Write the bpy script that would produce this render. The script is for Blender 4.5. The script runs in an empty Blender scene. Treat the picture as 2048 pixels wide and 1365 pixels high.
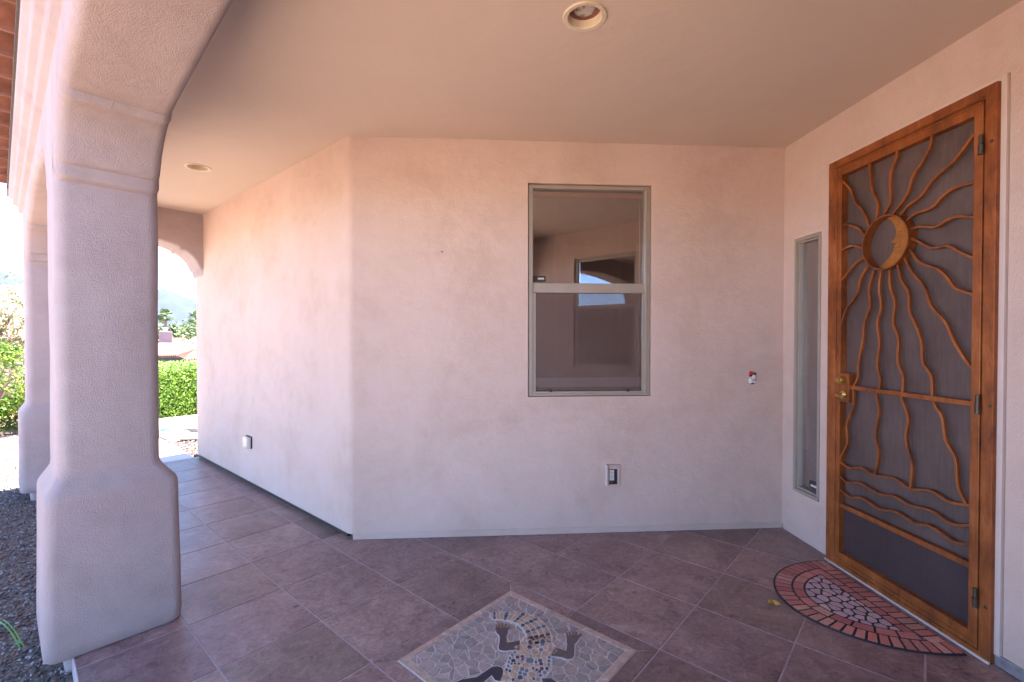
import bpy, bmesh, math, random
from mathutils import Vector, Matrix, noise
random.seed(7)
R = math.radians
S2 = math.sqrt(.5)
sc = bpy.context.scene

# ------------------------------------------------------------------ camera
F, CX, CY, H, YAW, PIT = 937., 1024., 686.8, 1.385, R(3.8), R(.75)
cd = bpy.data.cameras.new('camera'); cam = bpy.data.objects.new('camera', cd); sc.collection.objects.link(cam)
cam.location = (0, 0, H); cam.rotation_euler = (R(90) - PIT, 0, -YAW)
cd.sensor_width = 36; cd.lens = F / 2048 * 36; cd.shift_y = (CY - 682.5) / 2048
cd.clip_start = .02; cd.clip_end = 30000
sc.camera = cam

# ------------------------------------------------------------------ light
SUN_EL = R(71)
# horizontal direction towards the sun, in the (u, v) frame of the 45 degree walls
su, sv = .97, -.24
sx, sy = (su - sv) * S2, (su + sv) * S2
SUN_DIR = Vector((sx * math.cos(SUN_EL), sy * math.cos(SUN_EL), math.sin(SUN_EL))).normalized()
SUN_AZ = math.atan2(sx, sy)          # clockwise from +Y
sl = bpy.data.lights.new('sun', 'SUN'); sl.energy = 4.0; sl.angle = R(.5); sl.color = (1, .95, .88)
so = bpy.data.objects.new('sun', sl); sc.collection.objects.link(so)
so.rotation_euler = SUN_DIR.to_track_quat('Z', 'Y').to_euler(); so.location = SUN_DIR * 50
w = bpy.data.worlds.new('World'); sc.world = w; w.use_nodes = True
wn = w.node_tree; wn.nodes.clear()
sky = wn.nodes.new('ShaderNodeTexSky'); sky.sky_type = 'NISHITA'; sky.sun_disc = False
sky.sun_elevation = SUN_EL; sky.sun_rotation = SUN_AZ; sky.altitude = 2200; sky.air_density = .5; sky.dust_density = 0; sky.ozone_density = 3
bg = wn.nodes.new('ShaderNodeBackground'); bg.inputs[1].default_value = .15
wo = wn.nodes.new('ShaderNodeOutputWorld')
tcw = wn.nodes.new('ShaderNodeTexCoord'); mpw = wn.nodes.new('ShaderNodeMapping'); mpw.inputs['Scale'].default_value = (1, 1, 3.2)
nzw = wn.nodes.new('ShaderNodeTexNoise'); nzw.inputs['Scale'].default_value = 3.4; nzw.inputs['Detail'].default_value = 8; nzw.inputs['Roughness'].default_value = .6
rpw = wn.nodes.new('ShaderNodeValToRGB'); rpw.color_ramp.elements[0].position = .60; rpw.color_ramp.elements[1].position = .78
rpw.color_ramp.elements[1].color = (.75, .75, .75, 1)
mxw = wn.nodes.new('ShaderNodeMixRGB'); mxw.inputs[2].default_value = (5.5, 5.6, 5.9, 1)
L = wn.links.new
L(tcw.outputs['Generated'], mpw.inputs[0]); L(mpw.outputs[0], nzw.inputs['Vector']); L(nzw.outputs['Fac'], rpw.inputs[0])
L(rpw.outputs[0], mxw.inputs[0]); L(sky.outputs[0], mxw.inputs[1]); L(mxw.outputs[0], bg.inputs[0]); L(bg.outputs[0], wo.inputs[0])
sc.view_settings.view_transform = 'Standard'; sc.view_settings.look = 'None'
sc.view_settings.exposure = 3.34; sc.view_settings.gamma = 1
sc.render.engine = 'CYCLES'
sc.cycles.max_bounces = 10; sc.cycles.diffuse_bounces = 6; sc.cycles.glossy_bounces = 4; sc.cycles.transparent_max_bounces = 16
sc.cycles.volume_bounces = 0

# ------------------------------------------------------------------ measuring helpers (a pixel of the photo onto a real plane)
def ray(x, y):
    a = (x - CX) / F; b = -(y - CY) / F
    f = math.cos(PIT) + b * math.sin(PIT); up = b * math.cos(PIT) - math.sin(PIT)
    return a * math.cos(YAW) + f * math.sin(YAW), f * math.cos(YAW) - a * math.sin(YAW), up
def on_z(x, y, z=0):
    r = ray(x, y); t = (z - H) / r[2]; return Vector((r[0] * t, r[1] * t, z))
def on_X(x, y, X):
    r = ray(x, y); t = X / r[0]; return Vector((X, r[1] * t, H + r[2] * t))
def on_Y(x, y, Y):
    r = ray(x, y); t = Y / r[1]; return Vector((r[0] * t, Y, H + r[2] * t))
def on_depth(x, y, d):      # at straight-line depth d ahead
    r = ray(x, y); l = math.hypot(r[0], r[1]); t = d / l; return Vector((r[0] * t, r[1] * t, H + r[2] * t))
def uvw(u, v, z=0): return Vector(((u - v) * S2, (u + v) * S2, z))
def to_uv(p): return ((p[0] + p[1]) * S2, (p[1] - p[0]) * S2)
AA = R(1.2)
def af(a, b, z=0):          # arcade frame: a inwards from its outer face, b along it
    u = .161 + a * math.cos(AA) + b * math.sin(AA); v = -a * math.sin(AA) + b * math.cos(AA)
    return uvw(u, v, z)

# ------------------------------------------------------------------ materials
def mat(name): 
    m = bpy.data.materials.new(name); m.use_nodes = True
    return m, m.node_tree, m.node_tree.nodes['Principled BSDF']
def N(t, k, **kw):
    n = t.nodes.new(k)
    for a, b in kw.items():
        if a in n.inputs: n.inputs[a].default_value = b
        else: setattr(n, a, b)
    return n
def ramp(t, pts, src):
    r = t.nodes.new('ShaderNodeValToRGB'); e = r.color_ramp.elements
    while len(e) < len(pts): e.new(.5)
    for q, (p, c) in zip(e, pts): q.position = p; q.color = (*c, 1) if len(c) == 3 else c
    t.links.new(src, r.inputs[0]); return r.outputs[0]
def simple(name, col, rough=.6, metal=0, var=.12, scale=8, bump=0, bscale=60, spec=.5):
    m, t, b = mat(name)
    tc = N(t, 'ShaderNodeTexCoord')
    nz = N(t, 'ShaderNodeTexNoise', Scale=scale, Detail=6, Roughness=.6); t.links.new(tc.outputs['Object'], nz.inputs['Vector'])
    c0 = tuple(max(0, x * (1 - var)) for x in col); c1 = tuple(min(1, x * (1 + var)) for x in col)
    t.links.new(ramp(t, [(.3, c0), (.7, c1)], nz.outputs['Fac']), b.inputs['Base Color'])
    b.inputs['Roughness'].default_value = rough; b.inputs['Metallic'].default_value = metal; b.inputs['Specular IOR Level'].default_value = spec
    if bump:
        n2 = N(t, 'ShaderNodeTexNoise', Scale=bscale, Detail=4, Roughness=.6); t.links.new(tc.outputs['Object'], n2.inputs['Vector'])
        bp = N(t, 'ShaderNodeBump', Strength=1.0, Distance=bump); t.links.new(n2.outputs['Fac'], bp.inputs['Height']); t.links.new(bp.outputs[0], b.inputs['Normal'])
    return m
def stucco(name, cols, grain, gdist, lump=.004):
    m, t, b = mat(name)
    g = N(t, 'ShaderNodeNewGeometry')
    n1 = N(t, 'ShaderNodeTexNoise', Scale=1.6, Detail=7, Roughness=.62, Distortion=.6); t.links.new(g.outputs['Position'], n1.inputs['Vector'])
    n1b = N(t, 'ShaderNodeTexNoise', Scale=9, Detail=6, Roughness=.65); t.links.new(g.outputs['Position'], n1b.inputs['Vector'])
    ad = N(t, 'ShaderNodeMath', operation='MULTIPLY_ADD'); t.links.new(n1b.outputs['Fac'], ad.inputs[0]); ad.inputs[1].default_value = .45; 
    sb = N(t, 'ShaderNodeMath', operation='SUBTRACT'); t.links.new(n1.outputs['Fac'], sb.inputs[0]); sb.inputs[1].default_value = .22
    t.links.new(sb.outputs[0], ad.inputs[2])
    c = ramp(t, [(.32, cols[0]), (.5, cols[1]), (.68, cols[2])], ad.outputs[0])
    t.links.new(c, b.inputs['Base Color']); b.inputs['Roughness'].default_value = .92; b.inputs['Specular IOR Level'].default_value = .2
    n2 = N(t, 'ShaderNodeTexNoise', Scale=grain, Detail=5, Roughness=.72); t.links.new(g.outputs['Position'], n2.inputs['Vector'])
    n3 = N(t, 'ShaderNodeTexNoise', Scale=7, Detail=3, Roughness=.5); t.links.new(g.outputs['Position'], n3.inputs['Vector'])
    b2 = N(t, 'ShaderNodeBump', Strength=1, Distance=lump); t.links.new(n3.outputs['Fac'], b2.inputs['Height'])
    b1 = N(t, 'ShaderNodeBump', Strength=1, Distance=gdist); t.links.new(n2.outputs['Fac'], b1.inputs['Height']); t.links.new(b2.outputs[0], b1.inputs['Normal'])
    t.links.new(b1.outputs[0], b.inputs['Normal'])
    return m
M = {}
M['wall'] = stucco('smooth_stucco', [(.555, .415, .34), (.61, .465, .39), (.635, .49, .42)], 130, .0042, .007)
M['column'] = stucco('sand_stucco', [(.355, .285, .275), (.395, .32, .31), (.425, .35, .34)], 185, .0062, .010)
M['ceiling'] = stucco('ceiling_stucco', [(.595, .485, .395), (.605, .495, .405), (.615, .505, .415)], 80, .0010, .003)
M['frame'] = simple('greige_aluminium', (.36, .31, .25), .45, .2, .06)
M['white'] = simple('off_white_plastic', (.62, .60, .55), .4, 0, .05)
M['trim'] = simple('painted_trim', (.60, .49, .43), .5, 0, .05, bump=.0006, bscale=30)
M['black'] = simple('black_rubber', (.02, .02, .025), .6)
M['brass'] = simple('brass', (.62, .42, .13), .28, .9, .2, 60)
M['dark_metal'] = simple('dark_metal', (.09, .07, .05), .45, .7, .3, 60)
M['cream'] = simple('cream_enamel', (.66, .56, .40), .4, 0, .1, 20)
M['steel'] = simple('dull_flashing', (.34, .34, .36), .4, .6, .25, 30)
M['interior'] = simple('interior_paint', (.36, .25, .19), .8)
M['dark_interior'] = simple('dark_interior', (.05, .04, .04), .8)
M['blind'] = simple('mahogany_blind', (.38, .09, .03), .45)
M['cord'] = simple('blind_cord', (.5, .38, .3), .7)
M['concrete'] = simple('pale_concrete', (.62, .56, .50), .9, 0, .08, 3, .002, 50)
M['slab_side'] = simple('slab_edge_concrete', (.52, .48, .44), .85, 0, .15, 12, .002, 50)
M['leaf_dry'] = simple('dry_leaf', (.55, .33, .05), .6, 0, .3, 60)
M['red'] = simple('red_felt', (.55, .01, .01), .7)
M['bark'] = simple('bark', (.16, .11, .075), .9, 0, .3, 20, .01, 20)
M['stool'] = simple('white_sill', (.8, .8, .82), .5, 0, .03)
M['screen_paper'] = simple('white_shade', (.66, .66, .68), .7)
# rusty copper paint of the security door
def rust():
    m, t, b = mat('rusty_copper_paint'); tc = N(t, 'ShaderNodeTexCoord')
    mp = N(t, 'ShaderNodeMapping'); mp.inputs['Scale'].default_value = (1, 1, .25); t.links.new(tc.outputs['Object'], mp.inputs[0])
    n1 = N(t, 'ShaderNodeTexNoise', Scale=26, Detail=8, Roughness=.72, Distortion=.4); t.links.new(mp.outputs[0], n1.inputs['Vector'])
    n2 = N(t, 'ShaderNodeTexNoise', Scale=4.5, Detail=4, Roughness=.6); t.links.new(tc.outputs['Object'], n2.inputs['Vector'])
    ad = N(t, 'ShaderNodeMath', operation='ADD'); ad.use_clamp = False; t.links.new(n1.outputs['Fac'], ad.inputs[0]); t.links.new(n2.outputs['Fac'], ad.inputs[1])
    hf = N(t, 'ShaderNodeMath', operation='MULTIPLY'); hf.inputs[1].default_value = .5; t.links.new(ad.outputs[0], hf.inputs[0])
    c = ramp(t, [(.36, (.10, .028, .008)), (.44, (.20, .056, .013)), (.54, (.30, .085, .018)), (.66, (.42, .145, .045))], hf.outputs[0])
    t.links.new(c, b.inputs['Base Color']); b.inputs['Metallic'].default_value = .25; b.inputs['Roughness'].default_value = .5
    n3 = N(t, 'ShaderNodeTexNoise', Scale=180, Detail=3); t.links.new(tc.outputs['Object'], n3.inputs['Vector'])
    bp = N(t, 'ShaderNodeBump', Strength=.6, Distance=.001); t.links.new(n3.outputs['Fac'], bp.inputs['Height']); t.links.new(bp.outputs[0], b.inputs['Normal'])
    return m
M['rust'] = rust()
M['moon'] = simple('moon_copper', (.34, .125, .022), .5, .3, .25, 40)
# security mesh: dusty dark screen with a fine woven grain
def screenm(name, c0, c1, alpha=None, sc_=14):
    m, t, b = mat(name); tc = N(t, 'ShaderNodeTexCoord')
    mp = N(t, 'ShaderNodeMapping'); mp.inputs['Scale'].default_value = (1, 1, .12); t.links.new(tc.outputs['Object'], mp.inputs[0])
    n1 = N(t, 'ShaderNodeTexNoise', Scale=sc_ * 5, Detail=5, Roughness=.7); t.links.new(mp.outputs[0], n1.inputs['Vector'])
    n2 = N(t, 'ShaderNodeTexNoise', Scale=3, Detail=6, Roughness=.6); t.links.new(tc.outputs['Object'], n2.inputs['Vector'])
    mm = N(t, 'ShaderNodeMath', operation='MULTIPLY_ADD'); t.links.new(n1.outputs['Fac'], mm.inputs[0]); mm.inputs[1].default_value = .4
    s = N(t, 'ShaderNodeMath', operation='MULTIPLY'); s.inputs[1].default_value = .6; t.links.new(n2.outputs['Fac'], s.inputs[0]); t.links.new(s.outputs[0], mm.inputs[2])
    t.links.new(ramp(t, [(.36, c0), (.64, c1)], mm.outputs[0]), b.inputs['Base Color'])
    b.inputs['Roughness'].default_value = .5; b.inputs['Specular IOR Level'].default_value = .35
    if alpha is not None: b.inputs['Alpha'].default_value = alpha
    return m
M['mesh'] = screenm('dusty_screen', (.070, .046, .040), (.130, .088, .078))
M['kick'] = screenm('kick_plate', (.042, .028, .030), (.065, .045, .045))
M['rear_screen'] = screenm('rear_insect_screen', (.07, .05, .05), (.12, .09, .09), .85)
M['insect'] = screenm('insect_screen', (.13, .075, .062), (.21, .135, .11), .27)
# window glass: strong reflection over a clear pane
def glass(name, refl, tint):
    m, t, b = mat(name); t.nodes.remove(b)
    out = [n for n in t.nodes if n.type == 'OUTPUT_MATERIAL'][0]
    tr = N(t, 'ShaderNodeBsdfTransparent'); tr.inputs[0].default_value = (*tint, 1)
    gl = N(t, 'ShaderNodeBsdfGlossy', Roughness=.012); gl.inputs[0].default_value = (1, 1, 1, 1)
    fr = N(t, 'ShaderNodeLayerWeight', Blend=.35); ma = N(t, 'ShaderNodeMath', operation='MULTIPLY_ADD'); ma.inputs[1].default_value = .6; ma.inputs[2].default_value = refl
    t.links.new(fr.outputs['Fresnel'], ma.inputs[0])
    mx = N(t, 'ShaderNodeMixShader'); t.links.new(ma.outputs[0], mx.inputs[0]); t.links.new(tr.outputs[0], mx.inputs[1]); t.links.new(gl.outputs[0], mx.inputs[2])
    t.links.new(mx.outputs[0], out.inputs[0]); return m
M['glass'] = glass('tinted_glass', .26, (.85, .83, .82))
M['glass2'] = glass('sidelight_glass', .22, (.8, .8, .82))
# attribute coloured stones
def attr_mat(name, rough, bump, bscale, mot=.25, mscale=22, rv=0, dark=(.6, .6, .6)):
    m, t, b = mat(name); at = N(t, 'ShaderNodeAttribute', attribute_name='col'); tc = N(t, 'ShaderNodeTexCoord')
    nz = N(t, 'ShaderNodeTexNoise', Scale=mscale, Detail=8, Roughness=.7, Distortion=.5); t.links.new(tc.outputs['Object'], nz.inputs['Vector'])
    f = ramp(t, [(.35, tuple(1 - mot for _ in range(3))), (.65, tuple(1 + mot for _ in range(3)))], nz.outputs['Fac'])
    mx = N(t, 'ShaderNodeMixRGB', blend_type='MULTIPLY'); mx.inputs[0].default_value = 1
    t.links.new(at.outputs['Color'], mx.inputs[1]); t.links.new(f, mx.inputs[2]); t.links.new(mx.outputs[0], b.inputs['Base Color'])
    b.inputs['Roughness'].default_value = rough
    n2 = N(t, 'ShaderNodeTexNoise', Scale=bscale, Detail=5, Roughness=.65); t.links.new(tc.outputs['Object'], n2.inputs['Vector'])
    bp = N(t, 'ShaderNodeBump', Strength=1, Distance=bump); t.links.new(n2.outputs['Fac'], bp.inputs['Height']); t.links.new(bp.outputs[0], b.inputs['Normal'])
    return m
M['mosaic'] = attr_mat('mosaic_stone', .5, .0012, 60, .22, 30)
M['pebble'] = attr_mat('gravel_pebble', .8, .002, 90, .2, 40)
M['mat'] = attr_mat('mat_pieces', .85, .0015, 220, .15, 60)
M['leafc'] = attr_mat('leaves', .5, .0005, 30, .12, 3)
def tilem():
    m, t, b = mat('slate_tile'); at = N(t, 'ShaderNodeAttribute', attribute_name='col'); g = N(t, 'ShaderNodeNewGeometry')
    n0 = N(t, 'ShaderNodeTexNoise', Scale=3.2, Detail=9, Roughness=.68, Distortion=.8)
    n1 = N(t, 'ShaderNodeTexNoise', Scale=20, Detail=10, Roughness=.78, Distortion=1.6)
    # every tile has its own slice of the pattern
    of = N(t, 'ShaderNodeVectorMath', operation='MULTIPLY_ADD'); t.links.new(at.outputs['Color'], of.inputs[0]); of.inputs[1].default_value = (60, 60, 60); t.links.new(g.outputs['Position'], of.inputs[2])
    t.links.new(of.outputs[0], n0.inputs['Vector']); t.links.new(of.outputs[0], n1.inputs['Vector'])
    ad = N(t, 'ShaderNodeMath', operation='MULTIPLY_ADD'); t.links.new(n1.outputs['Fac'], ad.inputs[0]); ad.inputs[1].default_value = .62
    hf = N(t, 'ShaderNodeMath', operation='MULTIPLY'); hf.inputs[1].default_value = .38; t.links.new(n0.outputs['Fac'], hf.inputs[0]); t.links.new(hf.outputs[0], ad.inputs[2])
    c = ramp(t, [(.38, (.12, .070, .074)), (.46, (.21, .133, .126)), (.52, (.275, .182, .170)), (.58, (.35, .248, .215)), (.66, (.43, .335, .285))], ad.outputs[0])
    mx = N(t, 'ShaderNodeMixRGB', blend_type='MULTIPLY'); mx.inputs[0].default_value = 1
    sc2 = N(t, 'ShaderNodeMixRGB', blend_type='MIX'); sc2.inputs[0].default_value = .8; sc2.inputs[1].default_value = (1, 1, 1, 1); t.links.new(at.outputs['Color'], sc2.inputs[2])
    t.links.new(c, mx.inputs[1]); t.links.new(sc2.outputs[0], mx.inputs[2]); t.links.new(mx.outputs[0], b.inputs['Base Color'])
    rr = ramp(t, [(.35, (.27,) * 3), (.65, (.46,) * 3)], n1.outputs['Fac']); t.links.new(rr, b.inputs['Roughness'])
    bp = N(t, 'ShaderNodeBump', Strength=1, Distance=.0022); t.links.new(n1.outputs['Fac'], bp.inputs['Height']); t.links.new(bp.outputs[0], b.inputs['Normal'])
    return m
M['tile'] = tilem()
M['grout'] = simple('grout', (.42, .34, .35), .85, 0, .15, 14, .001, 120)
M['mosaic_grout'] = simple('mosaic_grout', (.56, .54, .52), .85, 0, .08, 30, .001, 120)
M['gravel'] = None
def gravelm(name='desert_gravel', k=1.0):
    m, t, b = mat(name); g = N(t, 'ShaderNodeNewGeometry')
    v = N(t, 'ShaderNodeTexVoronoi', Scale=55); t.links.new(g.outputs['Position'], v.inputs['Vector'])
    c = ramp(t, [(0, (.16 * k, .10 * k, .07 * k)), (.3, (.38 * k, .24 * k, .17 * k)), (.6, (.50 * k, .35 * k, .25 * k)), (1, (.60 * k, .45 * k, .36 * k))], v.outputs['Color'])
    t.links.new(c, b.inputs['Base Color']); b.inputs['Roughness'].default_value = .9
    bp = N(t, 'ShaderNodeBump', Strength=1, Distance=.012, invert=True); t.links.new(v.outputs['Distance'], bp.inputs['Height']); t.links.new(bp.outputs[0], b.inputs['Normal'])
    return m
M['gravel'] = gravelm(); M['gravel_shade'] = gravelm('shade_darkened_gravel', .3)  # second one: same gravel with the eave's shade put into its colour
def rooft(name, c0, c1, freq=3.3):
    m, t, b = mat(name); tc = N(t, 'ShaderNodeTexCoord')
    n = N(t, 'ShaderNodeTexNoise', Scale=5, Detail=6, Roughness=.7); t.links.new(tc.outputs['Object'], n.inputs['Vector'])
    t.links.new(ramp(t, [(.35, c0), (.65, c1)], n.outputs['Fac']), b.inputs['Base Color']); b.inputs['Roughness'].default_value = .8
    return m
M['terracotta'] = rooft('terracotta', (.17, .07, .048), (.30, .125, .085))
M['pink_tile'] = rooft('pale_terracotta', (.20, .10, .075), (.34, .19, .15))
M['pink_wall'] = simple('pink_stucco', (.30, .20, .20), .9)
M['mountain'] = simple('haze_blue_mountain', (.024, .033, .052), .95, 0, .45, .004)  # blue of the distant haze is put into this colour
M['ground'] = simple('desert_ground', (.33, .27, .20), .95, 0, .2, .2)
M['rock'] = simple('pale_boulder', (.30, .27, .25), .85, 0, .2, 8, .01, 20)
M['teal'] = simple('weathered_teal_rock', (.04, .11, .15), .8, 0, .3, 12, .008, 20)
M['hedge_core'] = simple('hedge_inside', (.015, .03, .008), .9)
M['grass'] = simple('grass_blade', (.12, .3, .05), .5)

# ------------------------------------------------------------------ mesh building
COL = sc.collection
class MB:
    def __init__(s): s.v = []; s.f = []; s.c = []
    def add(s, vs, fs, col=None):
        o = len(s.v); s.v += [tuple(p) for p in vs]
        for f in fs: s.f.append(tuple(i + o for i in f)); s.c.append(col or (1, 1, 1))
        return s
    def box(s, x0, y0, z0, x1, y1, z1, T=None, col=None):
        p = [Vector((x, y, z)) for x in (x0, x1) for y in (y0, y1) for z in (z0, z1)]
        if T: p = [T(*q) for q in p]
        return s.add(p, [(0, 1, 3, 2), (4, 6, 7, 5), (0, 4, 5, 1), (2, 3, 7, 6), (0, 2, 6, 4), (1, 5, 7, 3)], col)
    def prism(s, poly, z0, z1, T=None, col=None, inset=0):
        n = len(poly); cx = sum(p[0] for p in poly) / n; cy = sum(p[1] for p in poly) / n
        top = [(cx + (p[0] - cx) * (1 - inset), cy + (p[1] - cy) * (1 - inset)) for p in poly]
        pts = [Vector((p[0], p[1], z0)) for p in poly] + [Vector((p[0], p[1], z1)) for p in top]
        if T: pts = [T(*q) for q in pts]
        return s.add(pts, [tuple(range(n, 2 * n)), tuple(reversed(range(n)))] + [(i, (i + 1) % n, n + (i + 1) % n, n + i) for i in range(n)], col)
    def sheet(s, poly, z, T=None, col=None):
        pts = [Vector((p[0], p[1], z)) for p in poly]
        if T: pts = [T(*q) for q in pts]
        return s.add(pts, [tuple(range(len(poly)))], col)
    def sweep(s, pts, nrm, hw, hd, col=None, taper=None):   # rectangular bar along pts; nrm: depth axis
        pts = [Vector(p) for p in pts]; nrm = Vector(nrm); vs = []; n = len(pts)
        for i, p in enumerate(pts):
            t = (pts[min(i + 1, n - 1)] - pts[max(i - 1, 0)]).normalized(); sd = t.cross(nrm).normalized()
            for a, b in ((-1, -1), (1, -1), (1, 1), (-1, 1)): vs.append(p + sd * hw * a + nrm * hd * b)
        fs = [(4 * i + k, 4 * i + (k + 1) % 4, 4 * i + 4 + (k + 1) % 4, 4 * i + 4 + k) for i in range(n - 1) for k in range(4)]
        fs += [(3, 2, 1, 0), tuple(4 * (n - 1) + k for k in range(4))]
        return s.add(vs, fs, col)
    def tube(s, pts, rad, seg=10, col=None, cap=True):
        pts = [Vector(p) for p in pts]; n = len(pts); rs = rad if isinstance(rad, (list, tuple)) else [rad] * n; vs = []
        for i, p in enumerate(pts):
            t = (pts[min(i + 1, n - 1)] - pts[max(i - 1, 0)]).normalized()
            a = t.orthogonal().normalized() if i == 0 else (pa - t * pa.dot(t)).normalized()
            pa = a; b = t.cross(a)
            for k in range(seg):
                q = 2 * math.pi * k / seg; vs.append(p + (a * math.cos(q) + b * math.sin(q)) * rs[i])
        fs = [(seg * i + k, seg * i + (k + 1) % seg, seg * i + seg + (k + 1) % seg, seg * i + seg + k) for i in range(n - 1) for k in range(seg)]
        if cap: fs += [tuple(reversed(range(seg))), tuple(seg * (n - 1) + k for k in range(seg))]
        return s.add(vs, fs, col)
    def lathe(s, prof, c, ax, seg=24, col=None, cap=True):    # prof: (radius, height along ax)
        c = Vector(c); ax = Vector(ax).normalized(); a = ax.orthogonal().normalized(); b = ax.cross(a); vs = []
        for r, h in prof:
            for k in range(seg):
                q = 2 * math.pi * k / seg; vs.append(c + ax * h + (a * math.cos(q) + b * math.sin(q)) * r)
        n = len(prof)
        fs = [(seg * i + k, seg * i + (k + 1) % seg, seg * i + seg + (k + 1) % seg, seg * i + seg + k) for i in range(n - 1) for k in range(seg)]
        if cap: fs.append(tuple(seg * (n - 1) + k for k in range(seg)))
        return s.add(vs, fs, col)
    def blob(s, c, r, seed=0, sub=1, rough=.15, col=None, rot=0):
        bm = bmesh.new(); bmesh.ops.create_icosphere(bm, subdivisions=sub, radius=1)
        o = Vector((seed * 3.1, seed * 1.7, seed)); cr, sr = math.cos(rot), math.sin(rot); vs = []
        for v in bm.verts:
            k = 1 + rough * noise.noise(v.co * 1.6 + o) * 2; x, y, z = v.co.x * r[0] * k, v.co.y * r[1] * k, v.co.z * r[2] * k
            vs.append((c[0] + x * cr - y * sr, c[1] + x * sr + y * cr, c[2] + z))
        fs = [tuple(v.index for v in f.verts) for f in bm.faces]; bm.free()
        return s.add(vs, fs, col)
    def build(s, name, m, parent=None, smooth=None, bevel=0, fix=True, col=False):
        me = bpy.data.meshes.new(name)
        org = Vector((0, 0, 0))
        me.from_pydata(s.v, [], s.f)
        if fix:
            bm = bmesh.new(); bm.from_mesh(me); bmesh.ops.recalc_face_normals(bm, faces=bm.faces); bm.to_mesh(me); bm.free()
        if col:
            ca = me.color_attributes.new('col', 'FLOAT_COLOR', 'CORNER'); 
            arr = []
            for p, c in zip(me.polygons, s.c): arr += [c[0], c[1], c[2], 1.0] * p.loop_total
            ca.data.foreach_set('color', arr)
        me.materials.append(M[m] if isinstance(m, str) else m)
        if smooth is not None:
            me.polygons.foreach_set('use_smooth', [True] * len(me.polygons))
            if smooth < 179: me.set_sharp_from_angle(angle=R(smooth))
        o = bpy.data.objects.new(name, me); COL.objects.link(o)
        if parent:
            o.parent = parent; o.matrix_parent_inverse = PMI(parent)
        if bevel:
            b = o.modifiers.new('bevel', 'BEVEL'); b.width = bevel; b.segments = 2; b.limit_method = 'ANGLE'
        return o
def world(o):
    m = Matrix.Translation(o.location) @ o.rotation_euler.to_matrix().to_4x4()
    return m
def PMI(p):
    m = world(p); q = p.parent
    while q: m = world(q) @ q.matrix_parent_inverse @ m if False else m; q = q.parent
    return m.inverted()
def thing(name, label, cat, loc=(0, 0, 0), group=None):
    o = bpy.data.objects.new(name, None); COL.objects.link(o); o.location = loc; o.empty_display_size = .1
    o['label'] = label; o['category'] = cat
    if group: o['group'] = group
    return o
def tag(o, label=None, cat=None, group=None, kind=None):
    if label: o['label'] = label
    if cat: o['category'] = cat
    if group: o['group'] = group
    if kind: o['kind'] = kind
    return o
def part_empty(name, parent):        # a part that only groups its sub-parts sits at the origin of its thing
    o = bpy.data.objects.new(name, None); COL.objects.link(o); o.empty_display_size = .1
    o.parent = parent; o.matrix_parent_inverse = world(parent).inverted(); return o
def spline(pts, n=8):
    P = [Vector(p) for p in pts]; P = [P[0] * 2 - P[1]] + P + [P[-1] * 2 - P[-2]]; out = []
    for i in range(1, len(P) - 2):
        for k in range(n):
            t = k / n; a, b, c, d = P[i - 1:i + 3]
            out.append(.5 * ((2 * b) + (c - a) * t + (2 * a - 5 * b + 4 * c - d) * t * t + (3 * b - a - 3 * c + d) * t ** 3))
    out.append(P[-2]); return out
def clip(poly, px, py, nx, ny):      # keep side (p - P).n <= 0
    out = []
    for i in range(len(poly)):
        a, b = poly[i], poly[(i + 1) % len(poly)]
        da = (a[0] - px) * nx + (a[1] - py) * ny; db = (b[0] - px) * nx + (b[1] - py) * ny
        if da <= 0: out.append(a)
        if (da < 0) != (db < 0) and abs(da - db) > 1e-12:
            t = da / (da - db); out.append((a[0] + (b[0] - a[0]) * t, a[1] + (b[1] - a[1]) * t))
    return out
def voronoi(region, sites, gap):
    cells = []
    for i, s in enumerate(sites):
        poly = list(region)
        for j, q in enumerate(sites):
            if i == j: continue
            dx, dy = q[0] - s[0], q[1] - s[1]; d = math.hypot(dx, dy)
            if d < 1e-6 or d > .5: continue
            nx, ny = dx / d, dy / d
            poly = clip(poly, (s[0] + q[0]) / 2 - nx * gap / 2, (s[1] + q[1]) / 2 - ny * gap / 2, nx, ny)
            if len(poly) < 3: break
        if len(poly) >= 3: cells.append(poly)
    return cells
def jit(c, k=.12):
    f = 1 + random.uniform(-k, k); return tuple(max(0, x * f * (1 + random.uniform(-k, k) * .3)) for x in c)

# ================================================================== ground, path, sky setting
GZ = -.10
def terrain(x, y):
    d = math.hypot(x, y)
    u, v = to_uv((x, y))
    k = max(0, min(1, (v - 12) / 14)); k = k * k * (3 - 2 * k)
    z = GZ - 3.2 * k
    if d > 40: z -= min(6, (d - 40) * .03)
    return z
g = MB(); n = 60
def gs(i, n=n):
    t = (i / n) * 2 - 1; return math.copysign(abs(t) ** 3.2, t) * 9000
vs = [(gs(i), gs(j), terrain(gs(i), gs(j))) for j in range(n + 1) for i in range(n + 1)]
g.add(vs, [(j * (n + 1) + i, j * (n + 1) + i + 1, (j + 1) * (n + 1) + i + 1, (j + 1) * (n + 1) + i) for j in range(n) for i in range(n)])
tag(g.build('ground', 'ground'), kind='structure')
# gravel yard sheet close to the house
g = MB(); g.prism([(-14, -8), (8, -8), (8, 13.5), (-14, 13.5)], GZ - .02, GZ + .004, T=uvw)
tag(g.build('gravel_yard', 'gravel'), kind='structure')
g = MB(); g.prism([(-.95, -2), (.6, -2), (.6, 6.6), (-.95, 6.6)], GZ - .01, GZ + .008, T=uvw); tag(g.build('gravel_strip', 'gravel_shade'), kind='structure')  # darkened copy of the yard gravel, shade painted in
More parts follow.
